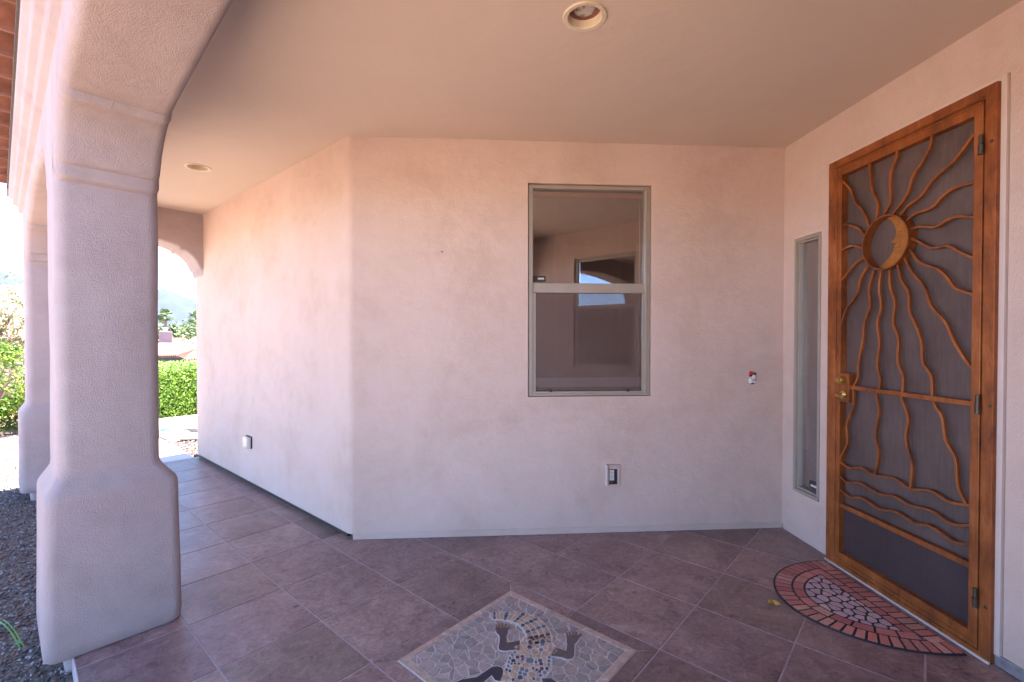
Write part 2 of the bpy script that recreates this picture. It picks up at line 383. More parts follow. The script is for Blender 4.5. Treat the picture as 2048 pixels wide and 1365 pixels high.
# loose pebbles
g = MB(); rp = random.Random(3)
PC = [(.13, .10, .095), (.17, .12, .10), (.08, .07, .075), (.22, .18, .165), (.20, .10, .07), (.30, .27, .26), (.11, .095, .105), (.06, .05, .055)]  # pale gravel darkened here: the shade beside the arcade is in these colours
ico = bmesh.new(); bmesh.ops.create_icosphere(ico, subdivisions=1, radius=1); IV = [v.co.copy() for v in ico.verts]; IF = [tuple(v.index for v in f.verts) for f in ico.faces]; ico.free()
def pebble(g, u, v, z, s, rp):
    p = uvw(u, v, z); a = rp.random() * 6.28; rx, ry, rz = s * rp.uniform(.8, 1.5), s * rp.uniform(.55, .9), s * rp.uniform(.4, .75)
    tl = rp.uniform(-.5, .5); ca, sa, ct, st = math.cos(a), math.sin(a), math.cos(tl), math.sin(tl); vs = []
    for q in IV:
        k = rp.uniform(.84, 1.14); x, y, zz = q.x * rx * k, q.y * ry * k, q.z * rz * k; x, zz = x * ct - zz * st, x * st + zz * ct
        vs.append((p.x + x * ca - y * sa, p.y + x * sa + y * ca, p.z + zz))
    g.add(vs, IF, jit(rp.choice(PC), .18))
for _ in range(26000):
    v = 1.0 + 9.5 * rp.random() ** 1.3; u = rp.uniform(-.75, .42) if v < 7 else rp.uniform(-.7, .9)
    pebble(g, u, v, GZ + rp.uniform(.006, .017), rp.uniform(.005, .0105), rp)
for _ in range(3500):
    pebble(g, rp.uniform(1.66, 3.2), rp.uniform(6.36, 8.4), GZ + .03 + rp.uniform(0, .02), rp.uniform(.010, .02), rp)
tag(g.build('gravel', 'pebble', fix=False, col=True, smooth=60), 'loose mixed brown and grey pebbles lying round the columns and path', 'gravel', kind='stuff')
# bed and concrete path beyond the porch
g = MB(); g.prism([(1.66, 6.34), (3.4, 6.34), (3.4, 8.3), (1.66, 8.3)], GZ, GZ + .03, T=uvw); tag(g.build('gravel_bed', 'gravel'), kind='structure')
g = MB()
g.prism([(.62, 6.32), (1.655, 6.32), (1.655, 8.28), (.62, 8.28)], GZ, -.012, T=uvw)
g.prism([(.62, 8.29), (4.5, 8.29), (4.5, 9.85), (.62, 9.85)], GZ, -.016, T=uvw)
tag(g.build('path', 'concrete', bevel=.01), kind='structure')
# mountains: two ridges with gullies
def ridge(y0d, hfun, a0, a1, seedo, name, depth=2600):
    g = MB(); na, nr = 150, 26; vs = []
    for j in range(nr + 1):
        r = y0d + depth * j / nr
        for i in range(na + 1):
            a = a0 + (a1 - a0) * i / na; x, y = r * math.sin(a), r * math.cos(a); t = j / nr
            p = Vector((x / 700, y / 700, seedo)); e = noise.fractal(p, .9, 2.1, 6) 
            rg = 1 - abs(noise.noise(Vector((x / 330, y / 330, seedo + 4)))) * 1.3
            h = hfun(a) * min(1, t * 1.25) ** .9 * (1 + .35 * e) * (.74 + .26 * rg) if j else 0
            vs.append((x, y, -12 + h))
    g.add(vs, [(j * (na + 1) + i, j * (na + 1) + i + 1, (j + 1) * (na + 1) + i + 1, (j + 1) * (na + 1) + i) for j in range(nr) for i in range(na)])
    tag(g.build(name, 'mountain', smooth=180), kind='structure')
def hf1(a):
    d = math.degrees(a); return 470 + 70 * math.sin(d * .55 + 1.0) + 60 * math.exp(-((d + 43.5) / 3.0) ** 2)
ridge(4300, hf1, R(-62), R(-14), 3.0, 'mountains')

# ================================================================== patio floor
TS = .4435; U0, V0 = 1.095, .866
g = MB(); gap = .0075; rt = random.Random(11)
UMIN, VMAX, VMIN, UMAX = .0, 6.295, -2.6, 4.6
def slabclip(pl, k=0):
    n = uvw(-1, 0); p = af(.04 + k, 2.7); q = af(.105 + k, 6.0); pu, qu = to_uv(p), to_uv(q); dx, dy = qu[0] - pu[0], qu[1] - pu[1]
    return clip(pl, pu[0], pu[1], -dy, dx)
g2 = MB(); g2.prism(slabclip([(0, VMIN), (UMAX, VMIN), (UMAX, VMAX), (0, VMAX)]), GZ - .15, -.0025, T=uvw)
tag(g2.build('patio_slab', 'grout', bevel=.004), kind='structure')
PU0, PU1, PV0, PV1 = U0 - 0 + .006, U0 + 2 * TS - .006, V0 + .006, V0 + 2 * TS - .006
def tile(poly):
    c = (rt.uniform(.66, 1.12),) * 3; c = (c[0], c[1] * rt.uniform(.96, 1.02), c[2] * rt.uniform(.93, 1.05))
    g.prism(poly, -.0024, 0, T=uvw, col=c, inset=.004)
for i in range(-3, 9):
    for j in range(-9, 14):
        if 0 <= i < 2 and 0 <= j < 2: continue
        u0, u1 = max(UMIN, U0 + i * TS) + gap / 2, min(UMAX, U0 + (i + 1) * TS) - gap / 2
        v0, v1 = max(VMIN, V0 + j * TS) + gap / 2, min(VMAX, V0 + (j + 1) * TS) - gap / 2
        if u1 - u0 < .03 or v1 - v0 < .03: continue
        pl = slabclip([(u0, v0), (u1, v0), (u1, v1), (u0, v1)], .004)
        if len(pl) > 2: tile(pl)
# mitred surround of the mosaic
MU0, MU1, MV0, MV1 = 1.172, 1.905, .938, 1.677
o = [(U0, V0), (U0 + 2 * TS, V0), (U0 + 2 * TS, V0 + 2 * TS), (U0, V0 + 2 * TS)]
q = [(MU0, MV0), (MU1, MV0), (MU1, MV1), (MU0, MV1)]
midu, midv = U0 + TS, V0 + TS
for k in range(4):
    a, b, c, d = o[k], o[(k + 1) % 4], q[(k + 1) % 4], q[k]
    cx, cy = (a[0] + b[0] + c[0] + d[0]) / 4, (a[1] + b[1] + c[1] + d[1]) / 4
    am = ((a[0] + b[0]) / 2, (a[1] + b[1]) / 2); cm = ((c[0] + d[0]) / 2, (c[1] + d[1]) / 2)
    am = (midu if abs(a[0] - b[0]) > .1 else am[0], midv if abs(a[1] - b[1]) > .1 else am[1])
    cm = (midu if abs(a[0] - b[0]) > .1 else cm[0], midv if abs(a[1] - b[1]) > .1 else cm[1])
    for pl in ([a, am, cm, d], [am, b, c, cm]):
        x = sum(p[0] for p in pl) / 4; y = sum(p[1] for p in pl) / 4
        sh = []
        for p in pl:
            dx, dy = p[0] - x, p[1] - y
            sh.append((p[0] - math.copysign(min(.003, abs(dx)), dx), p[1] - math.copysign(min(.003, abs(dy)), dy)))
        tile(sh)
tag(g.build('patio_floor', 'tile', col=True), kind='structure')

# ================================================================== mosaic panel with a pebble lizard
mz = thing('mosaic_panel', 'square stone mosaic of a speckled lizard set into the patio floor', 'mosaic', uvw(1.54, 1.3, 0))
g = MB(); g.box(MU0, MV0, -.0024, MU1, MV1, .0004, T=uvw); g.build('grout_bed', 'mosaic_grout', mz)
bw = .034
for k in range(4):
    g = MB(); L0 = [(MU0, MV0), (MU1, MV0), (MU1, MV1), (MU0, MV1)]; I0 = [(MU0 + bw, MV0 + bw), (MU1 - bw, MV0 + bw), (MU1 - bw, MV1 - bw), (MU0 + bw, MV1 - bw)]
    a, b, c, d = L0[k], L0[(k + 1) % 4], I0[(k + 1) % 4], I0[k]
    for m_ in range(3):
        t0, t1 = m_ / 3 + .004, (m_ + 1) / 3 - .004
        lp = lambda p, q, t: (p[0] + (q[0] - p[0]) * t, p[1] + (q[1] - p[1]) * t)
        pl = [lp(a, b, t0), lp(a, b, t1), lp(d, c, t1), lp(d, c, t0)]
        cx, cy = sum(p[0] for p in pl) / 4, sum(p[1] for p in pl) / 4
        pl = [(p[0] - math.copysign(.0025, p[0] - cx), p[1] - math.copysign(.0025, p[1] - cy)) for p in pl]
        g.prism(pl, 0, .004, T=uvw, col=jit((.43, .31, .25), .1), inset=.01)
    g.build('border_strip', 'mosaic', mz, col=True)
def px2uv(l, m_=7.377): return [to_uv(on_z(940 + a / m_, 1180 + b / m_)) for a, b in l]
TAILO = px2uv([(300, 400), (330, 352), (470, 345), (700, 345), (900, 395), (1060, 480), (1150, 580), (1200, 700), (1205, 800)])
TAILI = px2uv([(300, 400), (330, 445), (460, 455), (600, 480), (700, 520), (780, 590), (830, 680), (850, 760), (850, 830)])
BODY = px2uv([(740, 800), (800, 720), (850, 690), (1190, 700), (1200, 800), (1290, 900), (1300, 960), (1200, 985), (1195, 1080), (1190, 1180), (1140, 1260), (1060, 1330), (1020, 1400), (640, 1400), (440, 1365), (480, 1260), (520, 1200), (550, 1100), (590, 990), (660, 925), (620, 870)])
cB = (sum(p[0] for p in BODY) / len(BODY), sum(p[1] for p in BODY) / len(BODY))
LARM = px2uv([(735, 905), (600, 905), (500, 917), (430, 900), (422, 860), (440, 760), (435, 690), (385, 640), (380, 580), (560, 580), (560, 640), (540, 700), (545, 800), (620, 790), (735, 765)])
RARM = px2uv([(1200, 990), (1340, 1010), (1440, 1040), (1510, 1030), (1535, 990), (1540, 820), (1580, 780), (1620, 720), (1600, 690), (1430, 690), (1425, 780), (1435, 810), (1420, 925), (1330, 890), (1250, 870)])
FLEG = px2uv([(490, 1210), (470, 1170), (400, 1148), (320, 1160), (220, 1230), (100, 1310), (-120, 1345), (-300, 1430), (-260, 1490), (0, 1450), (200, 1380), (320, 1275), (370, 1350), (440, 1365), (480, 1280)])
# the unseen front half: right front leg and the head, mirrored about the body line
FLEG2 = px2uv([(1060, 1330), (1200, 1330), (1330, 1420), (1380, 1560), (1500, 1640), (1420, 1690), (1290, 1620), (1200, 1480), (1090, 1440)])
HEAD = px2uv([(640, 1400), (1020, 1400), (930, 1560), (900, 1700), (800, 1840), (640, 1880), (520, 1800), (500, 1660), (560, 1500)])
def inside(p, poly):
    r = False
    for i in range(len(poly)):
        a, b = poly[i], poly[i - 1]
        if (a[1] > p[1]) != (b[1] > p[1]) and p[0] < (b[0] - a[0]) * (p[1] - a[1]) / (b[1] - a[1]) + a[0]: r = not r
    return r
TAIL = TAILO + TAILI[::-1][:-1]
def seg_d(p, poly):
    m_ = 9
    for i in range(len(poly)):
        a, b = poly[i - 1], poly[i]; dx, dy = b[0] - a[0], b[1] - a[1]; l = dx * dx + dy * dy
        t = max(0, min(1, ((p[0] - a[0]) * dx + (p[1] - a[1]) * dy) / l)) if l else 0
        m_ = min(m_, math.hypot(p[0] - a[0] - dx * t, p[1] - a[1] - dy * t))
    return m_
ALL = [TAIL, BODY, LARM, RARM, FLEG, FLEG2, HEAD]
g = MB(); reg = [(MU0 + bw + .004, MV0 + bw + .004), (MU1 - bw - .004, MV0 + bw + .004), (MU1 - bw - .004, MV1 - bw - .004), (MU0 + bw + .004, MV1 - bw - .004)]
sites = []; rm = random.Random(5)
for i in range(14):
    for j in range(14):
        sites.append((reg[0][0] + (i + .5 + rm.uniform(-.46, .46)) * (reg[1][0] - reg[0][0]) / 14, reg[0][1] + (j + .5 + rm.uniform(-.46, .46)) * (reg[2][1] - reg[0][1]) / 14))
for c in voronoi(reg, sites, .006): 
    if rm.random() < .3 and len(c) > 3:      # split some pieces into shards
        k = rm.randrange(len(c)); k2 = (k + len(c) // 2) % len(c); nx, ny = c[k2][1] - c[k][1], c[k][0] - c[k2][0]; l = math.hypot(nx, ny) or 1; nx /= l; ny /= l
        pcs = [clip(c, c[k][0] - nx * .0025, c[k][1] - ny * .0025, nx, ny), clip(c, c[k][0] + nx * .0025, c[k][1] + ny * .0025, -nx, -ny)]
    else: pcs = [c]
    for pc in pcs:
        if len(pc) >= 3: g.prism(pc, 0, .0032, T=uvw, col=jit(rm.choice([(.30, .25, .225), (.35, .285, .25), (.25, .215, .20), (.33, .265, .235)]), .1), inset=.02)
g.build('background_stones', 'mosaic', mz, col=True)
# grout silhouette under the lizard
g = MB()
def fat(poly, k):
    out = []; n_ = len(poly); ar = sum(poly[i - 1][0] * poly[i][1] - poly[i][0] * poly[i - 1][1] for i in range(n_)); sgn = 1 if ar > 0 else -1
    for i in range(n_):
        a, b, c = poly[i - 1], poly[i], poly[(i + 1) % n_]
        n1 = Vector((b[1] - a[1], a[0] - b[0])).normalized(); n2 = Vector((c[1] - b[1], b[0] - c[0])).normalized(); m_ = (n1 + n2); m_ = m_.normalized() if m_.length > .2 else n1
        out.append((b[0] + m_.x * k * sgn, b[1] + m_.y * k * sgn))
    return out
for k, pl in enumerate(ALL): g.prism(fat(pl, .006), 0, .0042 + k * .00012, T=uvw)
g.build('lizard_grout', 'mosaic_grout', mz)
for nm, pl, c in (('lizard_leg', LARM, (.085, .06, .07)), ('lizard_leg', RARM, (.12, .09, .09)), ('lizard_leg', FLEG, (.028, .025, .045)), ('lizard_leg', FLEG2, (.06, .045, .06))):
    g = MB(); g.prism(pl, 0, .0066, T=uvw, col=c)
    if pl in (LARM, RARM):
        fx = [((385, 600), (395, 530)), ((425, 600), (432, 512)), ((470, 600), (482, 505)), ((510, 600), (530, 520)), ((545, 610), (580, 560))] if pl is LARM else [((1440, 720), (1425, 650)), ((1480, 705), (1475, 640)), ((1520, 700), (1525, 632)), ((1560, 700), (1575, 635)), ((1600, 715), (1645, 660))]
        for a, b in fx:
            p, q2 = px2uv([a, b]); d = Vector((q2[0] - p[0], q2[1] - p[1])); l = d.length; d /= l; n_ = Vector((-d.y, d.x))
            P0 = Vector(p) - d * .008; w0, w1 = .0058, .003
            g.prism([tuple(P0 + n_ * w0), tuple(P0 - n_ * w0), tuple(Vector(q2) - n_ * w1), tuple(Vector(q2) + n_ * w1)], 0, .0064, T=uvw, col=(.17, .10, .075))
    g.build(nm, 'mosaic', mz, col=True)
def stone_set(g, poly, n_, rmin, rmax, pick, seed, keep=None):
    rr = random.Random(seed); pts = list(keep or []); x0, x1 = min(p[0] for p in poly), max(p[0] for p in poly); y0, y1 = min(p[1] for p in poly), max(p[1] for p in poly); tries = 0; k0 = len(pts)
    while len(pts) - k0 < n_ and tries < 60000:
        tries += 1; r = rmax if tries < 1500 else (rmin + rmax) / 2 if tries < 12000 else rmin; p = (rr.uniform(x0, x1), rr.uniform(y0, y1))
        if not inside(p, poly) or seg_d(p, poly) < r * .95: continue
        if any(math.hypot(p[0] - q[0], p[1] - q[1]) < (r + q[2]) * .99 + .0015 for q in pts): continue
        pts.append((p[0], p[1], r))
        g_stone(g, p, r * rr.uniform(.9, 1), r * rr.uniform(.8, 1), rr.random() * 3, pick(rr, p))
    return pts
def g_stone(g, p, ra, rb, rot, col):
    pl = []; n_ = 12
    for k in range(n_):
        t = 2 * math.pi * k / n_; x, y = ra * math.copysign(abs(math.cos(t)) ** .75, math.cos(t)), rb * math.copysign(abs(math.sin(t)) ** .75, math.sin(t))
        pl.append((p[0] + x * math.cos(rot) - y * math.sin(rot), p[1] + x * math.sin(rot) + y * math.cos(rot)))
    g.prism(pl, .003, .0076, T=uvw, col=col, inset=.14)
TAN, DK, BL, MR = (.46, .31, .20), (.045, .05, .075), (.12, .15, .18), (.11, .05, .055)
g = MB()
# body pebbles: measured dark ones first, tan pebbles fill the rest
dk = [(880, 862, 40, 26, DK), (885, 785, 30, 20, DK), (930, 747, 28, 20, DK), (985, 797, 38, 20, DK), (1070, 822, 32, 22, BL), (1075, 770, 30, 18, BL), (1048, 902, 30, 22, BL), (878, 1062, 62, 42, BL), (770, 1003, 30, 18, DK), (700, 1013, 30, 22, DK), (638, 1062, 34, 24, DK), (775, 1048, 22, 14, DK), (1035, 1060, 34, 22, DK), (1048, 1110, 30, 22, DK), (972, 1087, 20, 14, DK), (614, 1110, 18, 11, DK), (665, 1107, 20, 11, DK), (718, 1112, 20, 11, DK), (932, 1177, 18, 14, DK), (985, 1200, 20, 14, DK), (1058, 1183, 32, 26, MR), (1028, 1225, 24, 16, DK), (768, 1195, 34, 24, BL), (837, 1210, 30, 24, BL), (740, 1247, 30, 26, BL), (808, 1267, 32, 22, BL), (740, 1312, 42, 30, DK), (940, 1333, 20, 16, DK), (635, 1345, 24, 18, DK), (1040, 1283, 26, 22, BL), (1100, 1240, 30, 20, BL), (1135, 1180, 26, 22, DK), (1158, 1123, 22, 20, BL), (1165, 1068, 22, 20, BL), (1170, 1015, 22, 18, BL), (660, 942, 22, 16, BL), (622, 978, 22, 18, BL), (588, 1028, 22, 20, BL), (572, 1085, 18, 18, BL), (562, 1143, 20, 18, BL), (540, 1198, 22, 18, DK), (588, 1218, 22, 16, DK),
      (915, 715, 16, 11, DK), (985, 713, 22, 12, DK), (1040, 718, 20, 14, DK), (1095, 722, 28, 16, BL), (1160, 727, 20, 16, BL)]
keep = []
for x, y, a, b, c in dk:
    p = px2uv([(x, y)])[0]; e = px2uv([(x + a, y)])[0]; f2 = px2uv([(x, y + b)])[0]; ra = math.hypot(e[0] - p[0], e[1] - p[1]); rb = math.hypot(f2[0] - p[0], f2[1] - p[1])
    g_stone(g, p, ra * .95, rb * .95, math.atan2(e[1] - p[1], e[0] - p[0]), c); keep.append((p[0], p[1], max(ra, rb) * .93))
stone_set(g, BODY, 170, .0045, .016, lambda r, p: jit(TAN, .12), 4, keep)
stone_set(g, HEAD, 70, .0055, .013, lambda r, p: jit(TAN if r.random() < .6 else DK, .12), 8)
# banded tail
n_ = 22
so_ = spline([(*p, 0) for p in TAILO], 4); si_ = spline([(*p, 0) for p in TAILI], 4)
def at_(l, t):
    i = min(int(t * (len(l) - 1)), len(l) - 2); f_ = t * (len(l) - 1) - i; return l[i].lerp(l[i + 1], f_)
for k in range(n_):
    t0, t1 = (k + .08) / n_, (k + .92) / n_; t0, t1 = max(.02, t0), t1; dark = k % 3 == 0; rows = 1 if k < 2 else 3 if k < 8 else 4
    for r_ in range(rows):
        a0, a1 = (r_ + .07) / rows, (r_ + .93) / rows
        pl = [at_(so_, t).lerp(at_(si_, t), a) for t, a in ((t0, a0), (t1, a0), (t1, a1), (t0, a1))]
        pl = [(p.x, p.y) for p in pl]; c = (sum(p[0] for p in pl) / 4, sum(p[1] for p in pl) / 4)
        rd = [(c[0] + (p[0] - c[0]) * .93, c[1] + (p[1] - c[1]) * .93) for p in pl]; oc = []
        for i in range(4):
            a, b = rd[i], rd[(i + 1) % 4]; oc += [(a[0] * .78 + b[0] * .22, a[1] * .78 + b[1] * .22), (a[0] * .22 + b[0] * .78, a[1] * .22 + b[1] * .78)]
        g.prism(oc, .003, .0076, T=uvw, col=jit(rm.choice([DK, BL, MR]) if dark else TAN, .12), inset=.1)
g.build('lizard_body', 'mosaic', mz, col=True)

# ================================================================== house
house = thing('house', 'pinkish tan stucco house with tiled porch, arches and sun-pattern security door', 'house', (2.2, 4.2, 0))
CEIL = 2.74; WY = 3.24; DX = 2.175; LU = 1.662; BT = .04
def vwall(g, P, Q, holes, z0, z1, n_in, depth=.06):
    """vertical wall from P to Q with rectangular holes [(s0,s1,za,zb)] and their reveals going n_in*depth inwards"""
    P = Vector((P[0], P[1], 0)); Q = Vector((Q[0], Q[1], 0)); Ln = (Q - P).length; t = (Q - P) / Ln; n_in = Vector((n_in[0], n_in[1], 0))
    xs = sorted({0, Ln, *[h[0] for h in holes], *[h[1] for h in holes]}); zs = sorted({z0, z1, *[h[2] for h in holes], *[h[3] for h in holes]})
    pt = lambda s_, z, k=0: P + t * s_ + Vector((0, 0, z)) + n_in * k
    for i in range(len(xs) - 1):
        for j in range(len(zs) - 1):
            cx, cz = (xs[i] + xs[i + 1]) / 2, (zs[j] + zs[j + 1]) / 2
            if any(h[0] < cx < h[1] and h[2] < cz < h[3] for h in holes): continue
            g.add([pt(xs[i], zs[j]), pt(xs[i + 1], zs[j]), pt(xs[i + 1], zs[j + 1]), pt(xs[i], zs[j + 1])], [(0, 1, 2, 3)])
    for s0, s1, za, zb in holes:
        c = [(s0, za), (s1, za), (s1, zb), (s0, zb)]
        for k in range(4):
            a, b = c[k], c[(k + 1) % 4]
            g.add([pt(*a), pt(*b), pt(*b, depth), pt(*a, depth)], [(0, 1, 2, 3)])
def round_edge_hole(g): pass
# window wall with bullnose corner into the angled walkway wall
WX0, WX1, WZ0, WZ1 = .326, 1.203, .968, 2.452
cl = uvw(LU, 0); 
# corner: window wall plane Y=WY meets u = LU
cor = Vector((LU / S2 - WY, WY, 0))       # X + Y = LU/S2
endv = 6.31
end = uvw(LU, endv)
rr_ = .05; d1 = rr_ * math.tan(R(45) / 2)
g = MB(); PZ = BT
a0 = cor + Vector((1, 0, 0)) * d1 * 1.7; a1 = cor + (end - cor).normalized() * d1 * 1.7
arc = []
for k in range(9):
    t = k / 8; arc.append(a0.lerp(cor, t).lerp(cor.lerp(a1, t), t))
e0 = end - (end - cor).normalized() * .05; e1 = end + (uvw(1, 0)) * .05; arc2 = []
for k in range(7):
    t = k / 6; arc2.append(e0.lerp(end, t).lerp(end.lerp(e1, t), t))
path = [arc[0] + Vector((.03, 0, 0))] + arc + [arc[-1] + (end - cor).normalized() * .03, arc2[0] - (end - cor).normalized() * .03] + arc2 + [arc2[-1] + uvw(.03, 0)] + [end + uvw(1, 0) * 5.5]
nz_ = 14
for i in range(len(path) - 1):
    p, q2 = path[i], path[i + 1]
    for j in range(nz_):
        za, zb = PZ + (3.0 - PZ) * j / nz_, PZ + (3.0 - PZ) * (j + 1) / nz_
        g.add([p + Vector((0, 0, za)), q2 + Vector((0, 0, za)), q2 + Vector((0, 0, zb)), p + Vector((0, 0, zb))], [(0, 1, 2, 3)])
wallc = g; g = MB(); vwall(g, (DX + .1, WY), (a0.x + .03, WY), [(DX + .1 - WX1, DX + .1 - WX0, WZ0, WZ1)], PZ, 3.0, (0, 1), .09)
tag(g.build('wall', 'wall', house), 'flat smooth stucco wall holding the double window'); g = wallc
# far/rear outside walls of the house volume
bk = end + uvw(1, 0) * 5.5; bk2 = bk + uvw(0, -1) * 9; 
vwall(g, bk, bk2, [], -.1, 3.0, (0, 1))
bm_w = g
wallo = g.build('wall', 'wall', house, smooth=30, fix=False)
# merge so the bullnose shades smoothly
bm = bmesh.new(); bm.from_mesh(wallo.data); bmesh.ops.remove_doubles(bm, verts=bm.verts, dist=.0004); bmesh.ops.recalc_face_normals(bm, faces=bm.faces); bm.to_mesh(wallo.data); bm.free()
tag(wallo, 'mottled stucco wall with a soft rounded corner, running along the walkway')
# door wall
g = MB(); DY0, DY1, DZ1 = 1.800, 2.790, 2.474
SY0, SY1, SZ0, SZ1 = 2.868, 3.124, .318, 2.062
vwall(g, (DX, WY + .02), (DX, .2), [(WY + .02 - DY1, WY + .02 - DY0, PZ + .0001, DZ1), (WY + .02 - SY1, WY + .02 - SY0, SZ0, SZ1)], PZ, 3.0, (1, 0), .07)
tag(g.build('wall', 'wall', house, bevel=0), 'stucco wall round the security door and narrow sidelight')
# wall closing the porch behind the photographer's right, with a dark window
RV = -.47
g = MB(); p0 = uvw(.45, RV); p1 = uvw(DX / S2 + RV, RV); Lw = (p1 - p0).length
RW = (.62, 1.50, 1.0, 2.40)
vwall(g, p1, p0, [(Lw - RW[1] - .17, Lw - RW[0] - .17, RW[2], RW[3])], PZ, 3.0, (S2, -S2), .06)
tag(g.build('wall', 'wall', house), 'stucco wall closing the near end of the porch')
def wframe(parent, T, s0, s1, z0, z1, wd, d0, d1, m='frame', name='frame'):
    g = MB()
    for a in ((s0, z0, s0 + wd, z1), (s1 - wd, z0, s1, z1), (s0 + wd, z0, s1 - wd, z0 + wd), (s0 + wd, z1 - wd, s1 - wd, z1)):
        g.box(a[0], d0, a[1], a[2], d1, a[3], T=T)
    return g.build(name, m, parent, bevel=.0015)
# that rear window (seen mirrored in the front one)
rw = part_empty('window', house); T = lambda s_, d, z: p0 + uvw(1, 0) * (s_ + .17) + uvw(0, 1) * (-d) + Vector((0, 0, z))
wframe(rw, T, RW[0], RW[1], RW[2], RW[3], .045, .03, .06)
g = MB(); g.box(RW[0] + .045, .044, RW[2] + .045, RW[1] - .045, .05, RW[3] - .045, T=T); g.build('glass', 'glass', rw)
g = MB(); g.box(RW[0] + .045, .028, 1.74, RW[1] - .045, .056, 1.79, T=T); g.build('meeting_rail', 'frame', rw)
g = MB(); g.box(RW[0] + .045, .034, RW[2] + .045, RW[1] - .045, .036, 1.739, T=T); g.build('insect_screen', 'rear_screen', rw)
g = MB(); g.box(RW[0] - .1, .3, RW[2] - .2, RW[1] + .1, .32, RW[3] + .1, T=T); g.build('dark_room', 'dark_interior', rw)

# weep screed strips at the wall foot
g = MB(); g.box(cor.x + .016, WY + .006, .0005, DX + .02, WY + .03, BT + .001)
g.add([], []); so1 = g.build('weep_screed', 'wall', house, bevel=.002)
g = MB(); g.box(cor.x + .01, WY - .004, BT, DX - .001, WY + .02, BT + .008); g.build('weep_screed', 'wall', house)
dvec = (end - cor).normalized(); nin = uvw(1, 0)
T = lambda s_, d, z: cor + dvec * s_ + nin * d + Vector((0, 0, z))
g = MB(); g.box(.07, .02, .0005, (end - cor).length - .03, .05, BT + .001, T=T); g.build('weep_screed', 'dark_metal', house)
g = MB(); g.box(DX + .008, DY1 + .002, .0005, DX + .03, WY, BT + .001); g.build('weep_screed', 'wall', house)
g = MB(); g.box(DX + .008, .2, .0005, DX + .03, DY0 - .002, BT + .001); g.build('weep_screed', 'wall', house)
g = MB(); g.box(DX - .012, 1.60, .002, DX + .007, 1.823, .05); g.build('flashing', 'steel', house, bevel=.003)

# ceiling
g = MB(); cp = [af(.36, -1.5), af(.36, 6.0), uvw(LU + .1, 6.05), uvw(LU + .1, 2.98), Vector((DX + .1, WY + .1, 0)), Vector((DX + .1, .2, 0)), Vector((DX + .1, -1.5, 0))]
g.prism([(p.x, p.y) for p in cp], CEIL, CEIL + .06); g.build('porch_ceiling', 'ceiling', house)

# arcade columns
def column(b0, name='column'):
    g = MB(); seg = 7
    def ring(a0, a1, b0_, b1, r, z):
        out = []
        for cx, cy, q0 in ((a1 - r, b1 - r, 0), (a0 + r, b1 - r, 90), (a0 + r, b0_ + r, 180), (a1 - r, b0_ + r, 270)):
            for k in range(seg):
                t = R(q0 + 90 * k / (seg - 1)); x, y = cx + r * math.cos(t), cy + r * math.sin(t)
                nn = noise.noise(Vector((x * 3, (y + b0) * 3, z * 2.2))) * .006 + noise.noise(Vector((x * 11, y * 11 + b0, z * 9))) * .0015
                d = Vector((x - .2, y - b0_ - .2, 0)).normalized() * nn
                out.append(af(x + d.x, b0 + y + d.y, z))
        return out
    S = dict(a0=-.002, a1=.388, b0_=.0, b1=.40)
    prof = [(-.16, .02, 0, .05), (-.02, .02, 0, .05), (-.005, .018, 0, .04), (.0, .004, 0, .05), (.012, -.004, 0, .06)]
    rows = []
    def R_(z, e, r): rows.append(ring(-e, .367 + e * (1.4 if z < .9 else 1), -e, .40 + e, r, z))
    R_(-.16, -.02, .03); R_(-.004, -.02, .03); R_(.0, .040, .045); R_(.010, .050, .05)
    for k in range(1, 12): R_(.012 + .64 * k / 12, .053 - .006 * k / 12, .046)
    R_(.685, .046, .046); R_(.705, .042, .046); R_(.722, .033, .046); R_(.765, .009, .046); R_(.782, .002, .046); R_(.80, 0, .046)
    for k in range(1, 22): R_(.81 + (2.05 - .81) * k / 22, 0, .05)
    R_(2.10, -.0012, .05); R_(2.13, -.0012, .05)
    n_ = len(rows[0]); vs = [p for r_ in rows for p in r_]
    g.add(vs, [(i * n_ + k, i * n_ + (k + 1) % n_, (i + 1) * n_ + (k + 1) % n_, (i + 1) * n_ + k) for i in range(len(rows) - 1) for k in range(n_)])
    g.add(rows[-1], [tuple(range(n_))])
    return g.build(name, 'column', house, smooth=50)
B1, B2, B0 = 2.785, 5.99, -.72
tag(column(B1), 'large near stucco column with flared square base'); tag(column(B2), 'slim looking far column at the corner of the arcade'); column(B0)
# arcade beams: a profile of the arch lofted with rounded arrises and a stepped cornice outside
def arch_profile(b_lo, b_hi, rise, steps=True):
    """soffit points (b,z) from b_lo (column side) to b_hi; symmetrical"""
    half = [(0, 2.056), (.004, 2.062), (.022, 2.066), (.031, 2.078), (.034, 2.10), (.036, 2.124), (.054, 2.131), (.064, 2.146), (.075, 2.165), (.10, 2.212), (.14, 2.258), (.19, 2.298), (.226, 2.318), (.254, 2.316), (.274, 2.324), (.282, 2.348)]
    w = (b_hi - b_lo) / 2; sc_ = min(1, w / .6); half = [(x * (1 if w > .8 else .85), z) for x, z in half]; x0, z0 = half[-1]; pts = list(half)
    for k in range(1, 15):
        t = k / 14; x = x0 + (w - x0) * t; pts.append((x, z0 + rise * math.sin(t * math.pi / 2) ** 1.0))
    return [(b_lo + x, z) for x, z in pts] + [(b_hi - x, z) for x, z in reversed(pts[:-1])]
